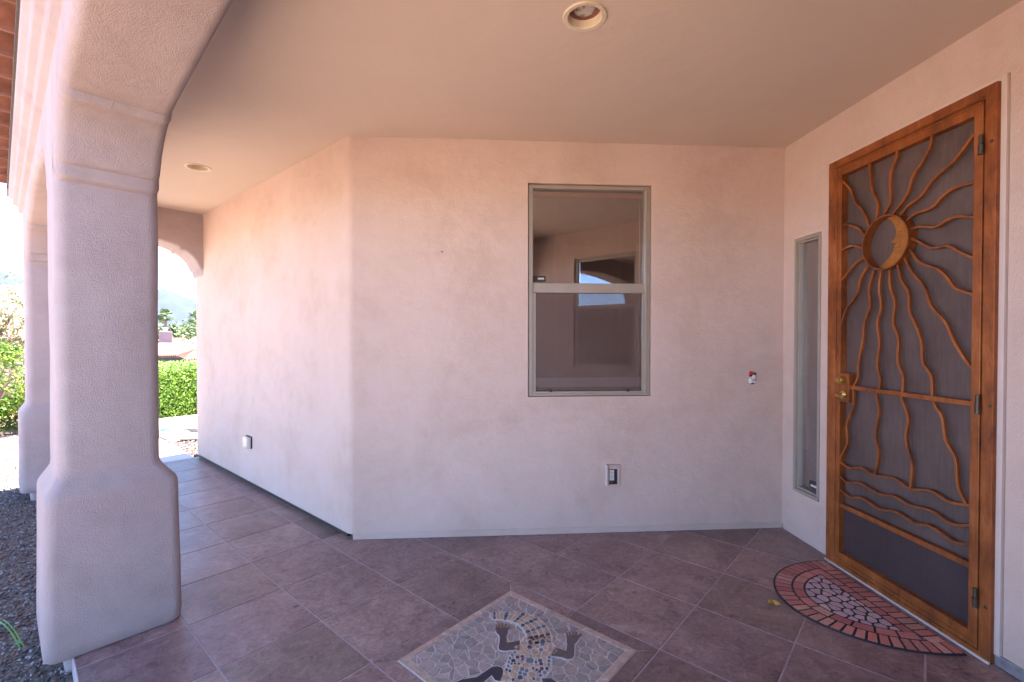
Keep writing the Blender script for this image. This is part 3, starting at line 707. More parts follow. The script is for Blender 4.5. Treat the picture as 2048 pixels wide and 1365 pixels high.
def beam(prof, TH, T, top, mtl, parent, name, cornice=True, r=.045):
    g = MB(); n_ = len(prof); rows = []
    for i, (b, z) in enumerate(prof):
        p, q_ = prof[max(i - 1, 0)], prof[min(i + 1, n_ - 1)]; tx, tz = q_[0] - p[0], q_[1] - p[1]; l = math.hypot(tx, tz); nx, nz = -tz / l, tx / l
        row = []
        wob = noise.noise(Vector((b * 2.2, z * 3, 1))) * .005
        row.append(T(TH, b, top)); row.append(T(TH, b + nx * r * .2, max(z + nz * r + .002, z + .02) if nz > 0 else z + .02))
        rowa = []
        for k in range(7):
            t = R(90 * k / 6); rowa.append(T(TH - r + r * math.cos(t), b + nx * r * (1 - math.sin(t)), z + nz * r * (1 - math.sin(t)) + wob))
        row = [T(TH, b, top)] + rowa
        for k in range(1, 5): row.append(T(TH - r - (TH - 2 * r) * k / 5, b, z + wob))
        for k in range(7):
            t = R(90 * k / 6); row.append(T(r - r * math.sin(t), b + nx * r * (1 - math.cos(t)), z + nz * r * (1 - math.cos(t)) + wob))
        bb = b
        if cornice:
            for a, zz in ((0, 2.535), (-.003, 2.543), (-.024, 2.550), (-.032, 2.562), (-.033, 2.598), (-.037, 2.606), (-.058, 2.614), (-.064, 2.628), (-.065, 2.660), (-.069, 2.670), (-.084, 2.680), (-.088, 2.695), (-.088, 2.76)):
                row.append(T(a, bb, max(zz, z + r * nz + .001) if a == 0 else zz))
        else: row.append(T(0, bb, top))
        rows.append(row)
    m_ = len(rows[0]); vs = [p for r_ in rows for p in r_]
    g.add(vs, [(i * m_ + k, i * m_ + k + 1, (i + 1) * m_ + k + 1, (i + 1) * m_ + k) for i in range(n_ - 1) for k in range(m_ - 1)])
    g.add(rows[-1], [tuple(range(m_))]); g.add(rows[0], [tuple(range(m_))])
    return g.build(name, mtl, parent, smooth=55)
prof = [(B0 - 1.2, 2.3)] + [(B0, 2.056)] + [(B0 + .02, 2.056), (B0 + .38, 2.056)] + arch_profile(B0 + .40, B1, .125)[0:] + [(B1 + .02, 2.056), (B1 + .38, 2.056)] + arch_profile(B1 + .40, B2, .125) + [(B2 + .03, 2.056), (B2 + .37, 2.056), (B2 + .40, 2.056)]
prof = prof[1:]
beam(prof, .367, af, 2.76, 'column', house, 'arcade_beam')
# end arch across the walkway
Te = lambda a, b, z: uvw(b, 6.385 - a, z)
pe = arch_profile(.575, LU + .02, .075)
beam(pe, .39, Te, 2.76, 'column', house, 'end_arch', cornice=False, r=.025)

# eave: drip edge and mission tiles, roof slopes
g = MB(); g.box(-.098, B0 - 1.5, 2.762, -.089, B2 + .44, 2.80, T=af); g.build('drip_edge', 'dark_metal', house)
g = MB(); g.box(-.1, B2 + .40, 2.69, .6, B2 + .43, 2.8, T=af); g.build('fascia', 'column', house)
pitch = .30
g = MB(); tw = .29; nb0 = -9; K = 10
for row_i in range(17):
    a0 = -.17 + row_i * .36; a1 = a0 + .40
    for t_ in range(0, 44):
        bc = B2 + .43 - tw * (t_ + .5); L_ = []
        for aa, zz in ((a0, 0), (a1, -.015)):
            for k in range(K + 1):
                th = math.pi * k / K; 
                x = bc - tw * .5 + tw * k / K; up = .055 * math.sin(th) ** .8 if True else 0
                L_.append(af(aa, x, 2.80 + (aa + .17) * pitch + up + .03 + zz))
        # thickness
        n0 = K + 1; lo = [p - Vector((0, 0, .018)) for p in L_]
        vs = L_ + lo; fs = [(k, k + 1, n0 + k + 1, n0 + k) for k in range(K)] + [(2 * n0 + k, 2 * n0 + k + 1, 3 * n0 + k + 1, 3 * n0 + k) for k in range(K)] + [(k, k + 1, 2 * n0 + k + 1, 2 * n0 + k) for k in range(K)]
        g.add(vs, fs)
for t_ in range(0, 45):
    bc = B2 + .43 - tw * t_; g.box(-.20, bc - .012, 2.812, .02, bc + .004, 2.84, T=af)
g.build('roof_tiles', 'terracotta', house, smooth=40, fix=False)
g = MB(); ri = 5.6
g.add([af(-.08, B0 - 9, 2.80), af(-.08, B2 + .42, 2.80), af(ri, B2 + .42, 2.80 + ri * pitch), af(ri, B0 - 9, 2.80 + ri * pitch), af(2 * ri, B2 + .42, 2.80), af(2 * ri, B0 - 9, 2.80), af(-.08, B0 - 9, 2.77), af(-.08, B2 + .42, 2.77), af(2 * ri, B2 + .42, 2.77), af(2 * ri, B0 - 9, 2.77)],
      [(0, 1, 2, 3), (3, 2, 4, 5), (6, 7, 8, 9), (1, 7, 8, 4, 2), (0, 3, 5, 9, 6)])
g.build('roof', 'terracotta', house)

# ------------------------------------------------------------------ front window
wn_ = part_empty('window', house); T = lambda s_, d, z: Vector((s_, WY + d, z))
g = MB(); 
for a in ((WX0 + .006, WZ0 + .004, WX0 + .038, WZ1 - .006), (WX1 - .040, WZ0 + .004, WX1 - .006, WZ1 - .006), (WX0 + .038, WZ0 + .004, WX1 - .040, WZ0 + .02), (WX0 + .038, WZ1 - .03, WX1 - .040, WZ1 - .006)):
    g.box(a[0], .018, a[1], a[2], .088, a[3], T=T)
g.build('frame', 'frame', wn_, bevel=.002)
g = MB(); g.box(WX0 + .026, .012, WZ0 + .02, WX0 + .032, .017, WZ1 - .03, T=T); g.build('frame_bead', 'frame', wn_)
g = MB(); g.box(WX1 - .034, .012, WZ0 + .02, WX1 - .028, .017, WZ1 - .03, T=T); g.build('frame_bead', 'frame', wn_)
zr = 1.728
g = MB(); g.box(WX0 + .034, .030, zr - .032, WX1 - .036, .058, zr + .036, T=T); g.build('meeting_rail', 'frame', wn_, bevel=.003)
g = MB()
for a in ((WX0 + .038, WZ0 + .02, WX0 + .058, zr - .034), (WX1 - .058, WZ0 + .02, WX1 - .040, zr - .034), (WX0 + .058, WZ0 + .02, WX1 - .058, WZ0 + .034)):
    g.box(a[0], .024, a[1], a[2], .040, a[3], T=T)
g.build('screen_frame', 'frame', wn_, bevel=.001)
g = MB(); g.box(WX0 + .058, .031, WZ0 + .034, WX1 - .058, .033, zr - .033, T=T); g.build('insect_screen', 'insect', wn_)
g = MB(); g.box(WX0 + .05, .062, WZ0 + .02, WX1 - .05, .066, zr, T=T); g.box(WX0 + .038, .050, zr + .02, WX1 - .038, .054, WZ1 - .03, T=T); g.build('glass', 'glass', wn_)
for x in (1110 / 2048,): pass
for xx in (on_Y(1101, 784, WY + .03).x, on_Y(1255, 784, WY + .03).x):
    g = MB(); g.box(xx - .009, .018, WZ0 + .030, xx + .009, .030, WZ0 + .048, T=T); g.build('screen_clip', 'black', wn_, bevel=.001)
g = MB(); g.box(WX0 + .045, .060, 2.376, WX1 - .045, .09, 2.41, T=T); g.build('blind_headrail', 'blind', wn_, bevel=.003)
for px_ in (1107, 1110, 1234, 1237):
    g = MB(); X_ = on_Y(px_, 480, WY + .12).x; g.tube([(X_, WY + .075, 2.375), (X_, WY + .075, 1.2)], .0013, 6); g.build('blind_cord', 'cord', wn_)
g = MB(); X_ = WX1 - .062; g.tube([(X_, WY + .075, 2.36), (X_, WY + .075, 1.74)], .004, 8); g.build('blind_wand', 'white', wn_, smooth=60)
g = MB(); g.box(WX0 + .045, .074, WZ0 + .060, WX1 - .045, .20, WZ0 + .128, T=T); g.build('window_stool', 'stool', wn_, bevel=.004)
g = MB(); g.box(WX0 + .042, .044, 1.775, WX0 + .13, .048, 1.815, T=T); g.build('sticker', 'dark_interior', wn_)
g = MB(); g.box(WX0 + .075, .042, 1.790, WX0 + .118, .0435, 1.802, T=T); g.build('sticker_print', 'white', wn_)
# room behind: walls, floor, ceiling
g = MB(); x0, x1, y0, y1 = -.15, DX + .06, WY + .093, WY + 3.4
g.add([(x0, y0, 0), (x1, y0, 0), (x1, y1, 0), (x0, y1, 0), (x0, y0, 2.7), (x1, y0, 2.7), (x1, y1, 2.7), (x0, y1, 2.7)], [(0, 1, 2, 3), (4, 7, 6, 5), (1, 5, 6, 2), (2, 6, 7, 3), (3, 7, 4, 0)])
g.build('room', 'interior', house)

# ------------------------------------------------------------------ sidelight
sd = part_empty('sidelight', house); T = lambda s_, d, z: Vector((DX + d, s_, z))
wframe(sd, T, SY0 + .003, SY1 - .003, SZ0 + .003, SZ1 - .003, .020, -.004, .05)
wframe(sd, T, SY0 + .0235, SY1 - .0235, SZ0 + .0235, SZ1 - .0235, .012, .012, .05, name='glazing_bead')
g = MB(); g.box(SY0 + .034, .035, SZ0 + .034, SY1 - .034, .038, SZ1 - .034, T=T); g.build('glass', 'glass2', sd)
g = MB(); g.box(SY0 - .02, .13, SZ0 - .02, SY1 + .02, .14, SZ1 + .02, T=T); g.build('window_shade', 'screen_paper', sd)
g = MB(); g.box(SY0 + .01, .055, SZ0, SY0 + .034, .125, SZ1 + .01, T=T); g.build('inner_jamb', 'blind', sd)
g = MB(); g.box(SY0 + .034, .028, SZ0 + .055, SY0 + .13, .034, SZ0 + .105, T=T); g.build('sticker', 'dark_interior', sd)
g = MB(); g.box(SY0 + .05, .022, SZ0 + .072, SY0 + .11, .0275, SZ0 + .084, T=T); g.build('sticker_print', 'white', sd)
g = MB(); g.box(SY0 + .034, .05, SZ1 - .085, SY1 - .036, .10, SZ1 - .034, T=T); g.build('shade_roll', 'white', sd, bevel=.006)

# ------------------------------------------------------------------ security door
dr = part_empty('security_door', house); DF = DX - .032     # front plane of the jamb
TD = lambda s_, d, z: Vector((DF + d, s_, z))
# wooden brickmould round it
g = MB()
for a in ((1.802, .045, 1.826, 2.472), (2.764, .045, 2.788, 2.472), (1.826, 2.452, 2.764, 2.472)): g.box(a[0], .018, a[1], a[2], .09, a[3], T=TD)
g.build('brickmould', 'trim', dr, bevel=.002)
JY0, JY1, JZ1 = 1.823, 2.768, 2.450
g = MB()
for a in ((JY0, .004, 1.870, JZ1), (2.703, .004, JY1, JZ1), (1.870, 2.400, 2.703, JZ1), (1.870, .004, 2.703, .030)): g.box(a[0], 0, a[1], a[2], .045, a[3], T=TD)
g.build('door_jamb', 'rust', dr, bevel=.0025)
g = MB(); g.box(JY0 - .002, .03, .001, JY1 + .002, .040, .012, T=lambda s_, d, z: Vector((DF - d + .03, s_, z))); g.build('threshold', 'trim', dr, bevel=.002)
LY0, LY1, LZ0, LZ1 = 1.874, 2.700, .034, 2.396
OY0, OY1, OZ0, OZ1 = 1.912, 2.660, .098, 2.345
g = MB()
for a in ((LY0, LZ0, OY0, LZ1), (OY1, LZ0, LY1, LZ1), (OY0, OZ1, OY1, LZ1), (OY0, LZ0, OY1, OZ0)): g.box(a[0], -.003, a[1], a[2], .045, a[3], T=TD)
g.build('leaf_frame', 'rust', dr, bevel=.003)
g = MB()      # raised beads on the jamb head and leaf
g.box(1.875, -.006, 2.404, 2.70, -.0005, 2.412, T=TD); g.box(LY0 + .004, -.007, LZ1 - .012, LY1 - .004, -.0035, LZ1 - .004, T=TD); g.box(LY0 + .004, -.007, LZ0 + .020, LY1 - .004, -.0035, LZ0 + .026, T=TD)
g.box(LY1 - .012, -.007, LZ0 + .03, LY1 - .005, -.0035, LZ1 - .014, T=TD); g.build('frame_bead', 'rust', dr)
SD = .038
g = MB(); g.box(OY0, SD, .385, OY1, SD + .004, OZ1, T=TD); g.build('screen', 'mesh', dr)
g = MB(); g.box(OY0, SD - .006, OZ0, OY1, SD + .004, .384, T=TD); g.build('kick_panel', 'kick', dr)
g = MB(); g.box(OY0, .002, .366, OY1, .030, .392, T=TD); g.build('cross_bar', 'rust', dr, bevel=.002)
g = MB(); g.box(OY0, .002, 1.080, 2.60, .030, 1.104, T=TD); g.build('cross_bar', 'rust', dr, bevel=.002)
RX = DF + .010
c6 = lambda l: [on_X(1550 + a / 2.482, 150 + b / 2.482, RX) for a, b in l]
c7 = lambda l: [on_X(1550 + a / 2.056, 700 + b / 2.056, RX) for a, b in l]
rays = [c6([(470, 752), (455, 705), (432, 665), (400, 630), (378, 570), (335, 522)]),
        c6([(507, 712), (513, 640), (487, 575), (478, 510), (473, 428)]),
        c6([(545, 692), (578, 625), (575, 545), (580, 480), (607, 410), (608, 368)]),
        c6([(588, 690), (630, 640), (665, 580), (690, 500), (740, 425), (775, 350), (784, 292)]),
        c6([(625, 698), (665, 650), (730, 600), (790, 520), (880, 440), (930, 380), (992, 294)]),
        c6([(655, 726), (700, 690), (780, 660), (830, 610), (890, 565), (992, 533)]),
        c6([(672, 768), (720, 755), (800, 755), (860, 720), (920, 703), (992, 709)]),
        c6([(677, 812), (720, 830), (780, 860), (860, 850), (920, 880), (992, 910)]),
        c6([(670, 862), (720, 930), (810, 965), (860, 1010), (900, 1060), (992, 1092)]),
        c6([(647, 907), (680, 975), (740, 1050), (780, 1150), (850, 1230), (890, 1320)]) + c7([(785, 40), (818, 80)]),
        c6([(612, 945), (630, 1020), (665, 1080), (670, 1170), (700, 1240), (730, 1330)]) + c7([(610, 50), (645, 110), (650, 190)]) + c7([(660, 228), (690, 280), (705, 370), (745, 450), (755, 560), (790, 637)]),
        c6([(572, 968), (575, 1050), (598, 1130), (590, 1230), (615, 1310)]) + c7([(508, 50), (530, 110), (528, 175), (525, 205), (550, 280), (540, 370), (565, 470), (560, 572)]),
        c6([(530, 973), (520, 1060), (530, 1150), (510, 1240), (522, 1330)]) + c7([(422, 60), (435, 120), (430, 160), (420, 190), (430, 260), (415, 350), (428, 430), (412, 514)]),
        c6([(495, 968), (470, 1060), (475, 1150), (447, 1230), (440, 1310)]) + c7([(345, 60), (345, 110), (325, 155), (325, 185), (322, 240), (297, 310), (300, 380), (274, 440), (272, 459)]),
        c6([(465, 948), (430, 1010), (410, 1090), (360, 1160), (340, 1210), (328, 1255)]),
        c6([(445, 908), (400, 940), (360, 990), (328, 1028)]), c6([(440, 860), (380, 850), (328, 875)]), c6([(447, 800), (420, 765), (380, 748), (328, 742)])]
for r_ in rays:
    g = MB(); g.sweep(spline(r_, 6), (1, 0, 0), .0060, .0078); g.build('sun_ray', 'rust', dr, smooth=40, bevel=.0015)
for l in ([(264, 456), (310, 485), (360, 487), (410, 515), (490, 528), (560, 572), (640, 580), (720, 625), (808, 641)], [(262, 513), (300, 545), (350, 548), (430, 592), (490, 602), (560, 640), (640, 660), (730, 715), (808, 723)], [(262, 568), (310, 605), (360, 610), (430, 655), (500, 667), (580, 715), (640, 725), (740, 790), (808, 799)]):
    g = MB(); g.sweep(spline(c7(l), 6), (1, 0, 0), .0060, .0080); g.build('wave_bar', 'rust', dr, smooth=40, bevel=.0015)
# ring and crescent moon face
rc = Vector((0, 2.352, 1.886)); rr1 = .1405
g = MB(); seg = 64; vs = []
for k in range(seg):
    t = 2 * math.pi * k / seg
    for rad, d in ((rr1 + .003, -.014), (rr1 - .003, -.014), (rr1 - .003, .034), (rr1 + .003, .034)): vs.append(Vector((DF + d, rc.y + rad * math.cos(t), rc.z + rad * math.sin(t))))
g.add(vs, [(4 * k + j, 4 * k + (j + 1) % 4, 4 * ((k + 1) % seg) + (j + 1) % 4, 4 * ((k + 1) % seg) + j) for k in range(seg) for j in range(4)])
g.build('sun_ring', 'rust', dr, smooth=40)
c5 = lambda l, X: [on_X(1700 + a / 7.583, 400 + b / 7.583, X) for a, b in l]
MX = DF + .026
inn = c5([(575, 285), (640, 325), (690, 400), (712, 470), (706, 540), (690, 590), (645, 625), (640, 650), (700, 658), (705, 672), (685, 690), (690, 705), (678, 715), (685, 730), (668, 742), (678, 762), (650, 812), (600, 880), (540, 950), (440, 1035)], MX)
# outer arc follows the ring from the lower end back to the upper end
a_s = math.atan2(inn[-1].z - rc.z, inn[-1].y - rc.y); a_e = math.atan2(inn[0].z - rc.z, inn[0].y - rc.y)
def amod(a): return a % (2 * math.pi)
a_s, a_e = amod(a_s), amod(a_e)      # run through the right-hand (lower Y) side
seq = [a_s - (a_s - a_e) * k / 40 for k in range(41)] if a_s > a_e else [a_s - (a_s - a_e + 2 * math.pi) * k / 40 for k in range(41)]
outp = [Vector((MX, rc.y + (rr1 - .004) * math.cos(a), rc.z + (rr1 - .004) * math.sin(a))) for a in seq]
poly = [(p.y, p.z) for p in inn] + [(p.y, p.z) for p in outp]
g = MB(); g.prism(poly, 0, .004, T=lambda y, z, d: Vector((MX - d, y, z))); g.build('moon_face', 'moon', dr)
g = MB(); g.sweep(spline(c5([(738, 486), (765, 480), (790, 484)], MX - .0045), 4), (1, 0, 0), .0012, .001); g.build('closed_eye', 'dark_metal', dr)
g = MB(); g.sweep(spline(c5([(676, 728), (710, 728), (738, 716), (762, 702)], MX - .0045), 4), (1, 0, 0), .0011, .001); g.build('mouth', 'dark_metal', dr)
g = MB(); g.sweep(spline(c5([(640, 668), (680, 672), (704, 655), (700, 640)], MX - .0045), 4), (1, 0, 0), .0009, .001); g.build('nostril_line', 'dark_metal', dr)
# lock box, deadbolt, lever
g = MB(); g.box(2.588, -.006, 1.002, 2.674, .030, 1.172, T=TD); g.build('lock_box', 'rust', dr, bevel=.002)
dz = 1.130; dy = 2.632
g = MB(); g.lathe([(.0, 0), (.026, 0), (.026, .004), (.024, .014), (.0195, .026), (.0135, .027), (.0135, .036), (.012, .038), (0.0001, .038)], (DF - .006, dy, dz), (-1, 0, 0), 28); g.build('deadbolt', 'brass', dr, smooth=35)
g = MB(); g.box(dy - .0012, -.0460, dz - .005, dy + .0012, -.0445, dz + .005, T=TD); g.build('keyhole', 'black', dr)
hz_ = 1.042
g = MB(); g.lathe([(0, 0), (.026, 0), (.026, .005), (.020, .011), (.012, .014), (.010, .034), (.0001, .034)], (DF - .006, dy, hz_), (-1, 0, 0), 28)
g.tube(spline([(DF - .040, dy + .006, hz_), (DF - .044, dy - .004, hz_ - .001), (DF - .046, dy - .03, hz_ - .003), (DF - .042, dy - .058, hz_ + .001)], 5), [.0095] * 5 + [.008] * 5 + [.0065] * 5 + [.006], 12)
g.build('lever_handle', 'brass', dr, smooth=35)
for hz1 in (2.207, 1.095, .258):
    h = MB(); h.tube([(DF - .011, 1.874, hz1 - .042), (DF - .011, 1.874, hz1 - .004)], .0105, 14); h.tube([(DF - .011, 1.874, hz1 + .000), (DF - .011, 1.874, hz1 + .042)], .0085, 14)
    h.lathe([(.0118, -.001), (.0118, .001), (.0001, .001)], (DF - .011, 1.874, hz1 - .002), (0, 0, 1), 14); h.build('hinge', 'dark_metal', dr, smooth=40)
for sy_, sz_ in ((1.841, 2.208), (1.834, 1.094), (1.842, .235), (2.750, 2.217), (2.755, 1.074), (2.750, .232)):
    h = MB(); r0 = .0075 if sy_ < 2 else .0045; h.lathe([(r0 * .3, .0012), (r0, .0005), (r0 * .8, .003), (r0 * .3, .0042), (.0001, .0042)], (DF, sy_, sz_), (-1, 0, 0), 12); h.build('screw', 'dark_metal', dr, smooth=30)
# the solid wall of dark behind the screen
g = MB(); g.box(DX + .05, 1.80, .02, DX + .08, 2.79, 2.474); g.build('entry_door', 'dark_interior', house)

# ================================================================== small things on the house
def downlight(px_c, label):
    c = on_z(*px_c, CEIL); t = thing('recessed_light', label, 'ceiling light', (c.x, c.y, CEIL), 'recessed downlights in the porch ceiling')
    g = MB(); g.lathe([(.070, -.001), (.073, -.005), (.090, -.006), (.093, -.002), (.093, .0005)], c, (0, 0, 1), 40, cap=False); o_ = g.build('trim_ring', 'cream', t, smooth=40)
    g = MB(); g.lathe([(.0715, -.002), (.069, .02), (.066, .05), (.062, .085), (.055, .087), (.0001, .087)], c, (0, 0, 1), 40); g.build('baffle', 'cream', t, smooth=50)
    g = MB(); g.lathe([(.047, .05), (.049, .040), (.046, .030), (.036, .0235), (.02, .021), (.0001, .020)], c, (0, 0, 1), 32); g.build('bulb', 'bulb', t, smooth=60)
    return t
def bulbm():
    m, t, b = mat('dusty_bulb'); tc = N(t, 'ShaderNodeTexCoord'); n1 = N(t, 'ShaderNodeTexNoise', Scale=38, Detail=5, Roughness=.6); t.links.new(tc.outputs['Object'], n1.inputs['Vector'])
    t.links.new(ramp(t, [(.50, (.52, .48, .42)), (.60, (.30, .16, .05)), (.68, (.12, .06, .02))], n1.outputs['Fac']), b.inputs['Base Color']); b.inputs['Roughness'].default_value = .35; return m
M['bulb'] = bulbm()
downlight((1169.5, 33.5), 'round unlit downlight with a stained bulb, nearest, above the window')
downlight((395.5, 335), 'small looking round downlight over the walkway, farther from the viewer')
# holes for the cans: cut the ceiling mesh by leaving the can proud of a dark well
def cut_ceiling():
    ce = [o_ for o_ in COL.objects if o_.name.startswith('porch_ceiling')][0]
    bm = bmesh.new(); bm.from_mesh(ce.data)
    mesh_ = ce.data; bm.free()
    cents = [on_z(1169.5, 33.5, CEIL), on_z(395.5, 335, CEIL)]
    hull = [(p.x, p.y) for p in cp]
    # rebuild underside as polygons around round holes by slicing into strips between hole squares
    g = MB(); ys = sorted({min(p[1] for p in hull), max(p[1] for p in hull), *[c.y - .08 for c in cents], *[c.y + .08 for c in cents]})
    for j in range(len(ys) - 1):
        band = clip(clip(hull, 0, ys[j + 1], 0, 1), 0, ys[j], 0, -1)
        if len(band) < 3: continue
        hc = [c for c in cents if ys[j] < c.y < ys[j + 1]]
        if not hc: g.sheet(band, CEIL); continue
        c = hc[0]
        left = clip(band, c.x - .08, 0, 1, 0); right = clip(band, c.x + .08, 0, -1, 0)
        for b_ in (left, right):
            if len(b_) >= 3: g.sheet(b_, CEIL)
        K_ = 32; sq = []; ci = []
        for k in range(K_):
            t = 2 * math.pi * k / K_; x, y = math.cos(t), math.sin(t); m_ = max(abs(x), abs(y)); sq.append((c.x + .08 * x / m_, c.y + .08 * y / m_, CEIL)); ci.append((c.x + .0725 * x, c.y + .0725 * y, CEIL))
        # square corners fall on the 45 degree samples
        g.add(sq + ci, [(k, (k + 1) % K_, K_ + (k + 1) % K_, K_ + k) for k in range(K_)])
    g.add([(p[0], p[1], CEIL + .2) for p in hull], [tuple(range(len(hull)))])
    return g
cg = cut_ceiling(); old = [o_ for o_ in COL.objects if o_.name.startswith('porch_ceiling')][0]; bpy.data.objects.remove(old); cg.build('porch_ceiling', 'ceiling', house)

# outlets
def outlet_front():
    c = on_Y(1226, 951, WY); t = thing('electrical_outlet', 'covered outlet with dark gasket and white sockets, low under the window', 'outlet', (c.x, WY, c.z)); x, z = c.x, c.z
    g = MB(); T = lambda a, d, b: Vector((x + a, WY - d, z + b))
    for a in ((-.050, -.075, -.028, .075), (.030, -.075, .048, .075), (-.028, .045, .030, .075), (-.028, -.075, .030, -.062)): g.box(a[0], 0, a[1], a[2], .010, a[3], T=T)
    g.build('plaster_ring', 'wall', t, bevel=.004)
    g = MB(); g.box(-.028, 0, -.062, .030, .004, .045, T=T); g.build('box_recess', 'black', t)
    g = MB(); g.box(-.026, .004, -.034, .006, .008, .040, T=T); g.build('socket', 'white', t, bevel=.001)
    g = MB()
    for b_ in (.018, -.012):
        for a_ in (-.018, -.006): g.box(a_, .008, b_, a_ + .0025, .0085, b_ + .009, T=T)
        g.box(-.0125, .008, b_ - .008, -.009, .0085, b_ - .004, T=T)
    g.build('socket_slots', 'black', t)
    g = MB(); g.lathe([(.003, 0), (.003, .002), (.0001, .002)], T(-.01, .004, -.048), (0, -1, 0), 10); g.build('screw', 'steel', t)
    g = MB(); g.prism([(-.054, 0), (-.050, 0), (-.046, .030), (-.051, .030)], -.070, .078, T=lambda a, d, b: Vector((x + a, WY - d, z + b))); g.box(-.052, .0, .078, .044, .026, .081, T=T); g.build('cover', 'trim', t, bevel=.001)
outlet_front()
def outlet_side():
    r = ray(499.5, 884); tt = LU / ((r[0] + r[1]) * S2); c = Vector((r[0] * tt, r[1] * tt, H + r[2] * tt)); t = thing('electrical_outlet', 'pale weatherproof outlet cover low on the walkway wall', 'outlet', tuple(c))
    T = lambda a, d, b: Vector((c.x, c.y, c.z)) + dvec * a - nin * d + Vector((0, 0, b))
    g = MB(); g.box(-.062, .0005, -.056, .062, .012, .056, T=T); g.build('back_plate', 'black', t, bevel=.003)
    g = MB(); g.box(-.046, .012, -.052, .060, .044, .052, T=T); g.build('cover', 'cream', t, bevel=.010, smooth=40)
    g = MB(); g.box(-.060, .012, -.050, -.050, .036, .050, T=T); g.build('hinge_bar', 'white', t, bevel=.003)
outlet_side()
# small christmas trinket on the wall
c = on_Y(1503, 757, WY); t = thing('wall_ornament', 'tiny white christmas ornament with red cap hung right of the window', 'ornament', (c.x, WY, c.z))
g = MB(); g.blob((c.x - .008, WY - .012, c.z - .018), (.020, .011, .022), 2, 3, .12); g.blob((c.x + .010, WY - .012, c.z + .010), (.014, .010, .015), 5, 3, .08); g.blob((c.x + .017, WY - .012, c.z - .024), (.013, .009, .010), 4, 2, .1); g.build('figure', 'white', t, smooth=180)
g = MB(); g.blob((c.x - .010, WY - .014, c.z + .038), (.017, .010, .013), 7, 3, .12); g.build('cap', 'red', t, smooth=180)
g = MB(); g.blob((c.x - .014, WY - .013, c.z + .020), (.013, .006, .006), 3, 2, .2); g.build('scarf', 'kick', t, smooth=180)
g = MB(); g.blob((c.x + .018, WY - .012, c.z + .034), (.009, .007, .009), 9, 2, .1); g.build('pompom', 'kick', t, smooth=180)
g = MB(); g.blob((c.x - .004, WY - .014, c.z - .036), (.014, .007, .007), 1, 2, .2); g.build('boots', 'kick', t, smooth=180)
# a nail in the wall
c = on_Y(884, 504, WY); g = MB(); g.lathe([(.0001, -.01), (.0035, -.002), (.0055, .003), (.0045, .005), (.0001, .005)], (c.x, WY, c.z), (0, -1, 0), 12)
tag(g.build('nail', 'dark_metal'), 'small nail head in the bare stucco left of the window', 'nail')
# dry leaf
c = on_z(1548, 1211); g = MB(); K_ = 10; vs = []
for k in range(K_):
    for j in range(5):
        t = k / (K_ - 1); w_ = .016 * math.sin(math.pi * min(1, t * .93 + .05)) * (j - 2) / 2
        vs.append((c.x - .027 + .055 * t, c.y + w_ + .006 * math.sin(t * 5), .004 + .011 * abs(j - 2) / 2 * (1 - t * .4) + .008 * math.sin(t * 7) ** 2))
g.add(vs, [(k * 5 + j, k * 5 + j + 1, (k + 1) * 5 + j + 1, (k + 1) * 5 + j) for k in range(K_ - 1) for j in range(4)])
g.blob((c.x - .012, c.y + .012, .012), (.010, .008, .007), 3, 2, .5); g.blob((c.x + .012, c.y - .008, .012), (.012, .009, .008), 6, 2, .5)
tag(g.build('dry_leaf', 'leaf_dry', smooth=180), 'curled yellow brown dry leaf lying on the floor tile beside the doormat', 'leaf')

# ================================================================== doormat
MXC, MYC, MA, MBb = 2.104, 2.312, .525, .432
dm = thing('doormat', 'half oval rubber doormat with red brick rim and pale flagstone centre', 'doormat', (MXC - .2, MYC, 0))
def ell(k, t): return (MXC - (MA - k) * math.sin(t), MYC + (MBb - k) * math.cos(t))     # t 0..pi, from far end to near end
g = MB(); g.prism([ell(0, math.pi * k / 60) for k in range(61)], .0008, .007); g.build('rubber_base', 'black', dm)
BR = [(.47, .17, .14), (.52, .21, .17), (.42, .14, .125), (.52, .27, .21), (.47, .20, .17)]
rq = random.Random(9); g = MB(); gp = .0095
def inX(p, x): return (min(p[0], x), p[1])
def mpiece(pl, col, z=.0085):
    cx, cy = sum(p[0] for p in pl) / len(pl), sum(p[1] for p in pl) / len(pl); g.prism(pl, .004, z, col=col, inset=.03)
def arcpiece(k0, k1, t0, t1, xmax):
    pl = [ell(k0, t0 + (t1 - t0) * i / 4) for i in range(5)] + [ell(k1, t1 + (t0 - t1) * i / 4) for i in range(5)]
    pl = clip(pl, xmax, 0, 1, 0)
    if len(pl) > 2: mpiece(pl, jit(rq.choice(BR), .12))
k1, k2 = .092, .150
# arc-length spaced outer bricks
ts = [math.pi * i / 600 for i in range(601)]; cum = [0]
for i in range(600):
    a, b = ell(.05, ts[i]), ell(.05, ts[i + 1]); cum.append(cum[-1] + math.hypot(a[0] - b[0], a[1] - b[1]))
def tat(s_):
    for i in range(600):
        if cum[i + 1] >= s_: return ts[i] + (ts[i + 1] - ts[i]) * (s_ - cum[i]) / (cum[i + 1] - cum[i])
    return math.pi
LT = cum[-1]; nb = 31
for i in range(nb):
    a, b = LT * i / nb + gp / 2, LT * (i + 1) / nb - gp / 2; arcpiece(.009, k1 - gp / 2, tat(a), tat(b), MXC - .004)
nb2 = 13; lo, hi = LT * .004, LT * .996
for i in range(nb2):
    a, b = lo + (hi - lo) * i / nb2 + gp / 2, lo + (hi - lo) * (i + 1) / nb2 - gp / 2; arcpiece(k1 + gp / 2, k2 - gp / 2, tat(a), tat(b), MXC - .088)
def halfw(x, k): 
    s_ = (MXC - x) / (MA - k); return (MBb - k) * math.sqrt(max(0, 1 - s_ * s_))
xr1, xr2 = MXC - .085, MXC - .135
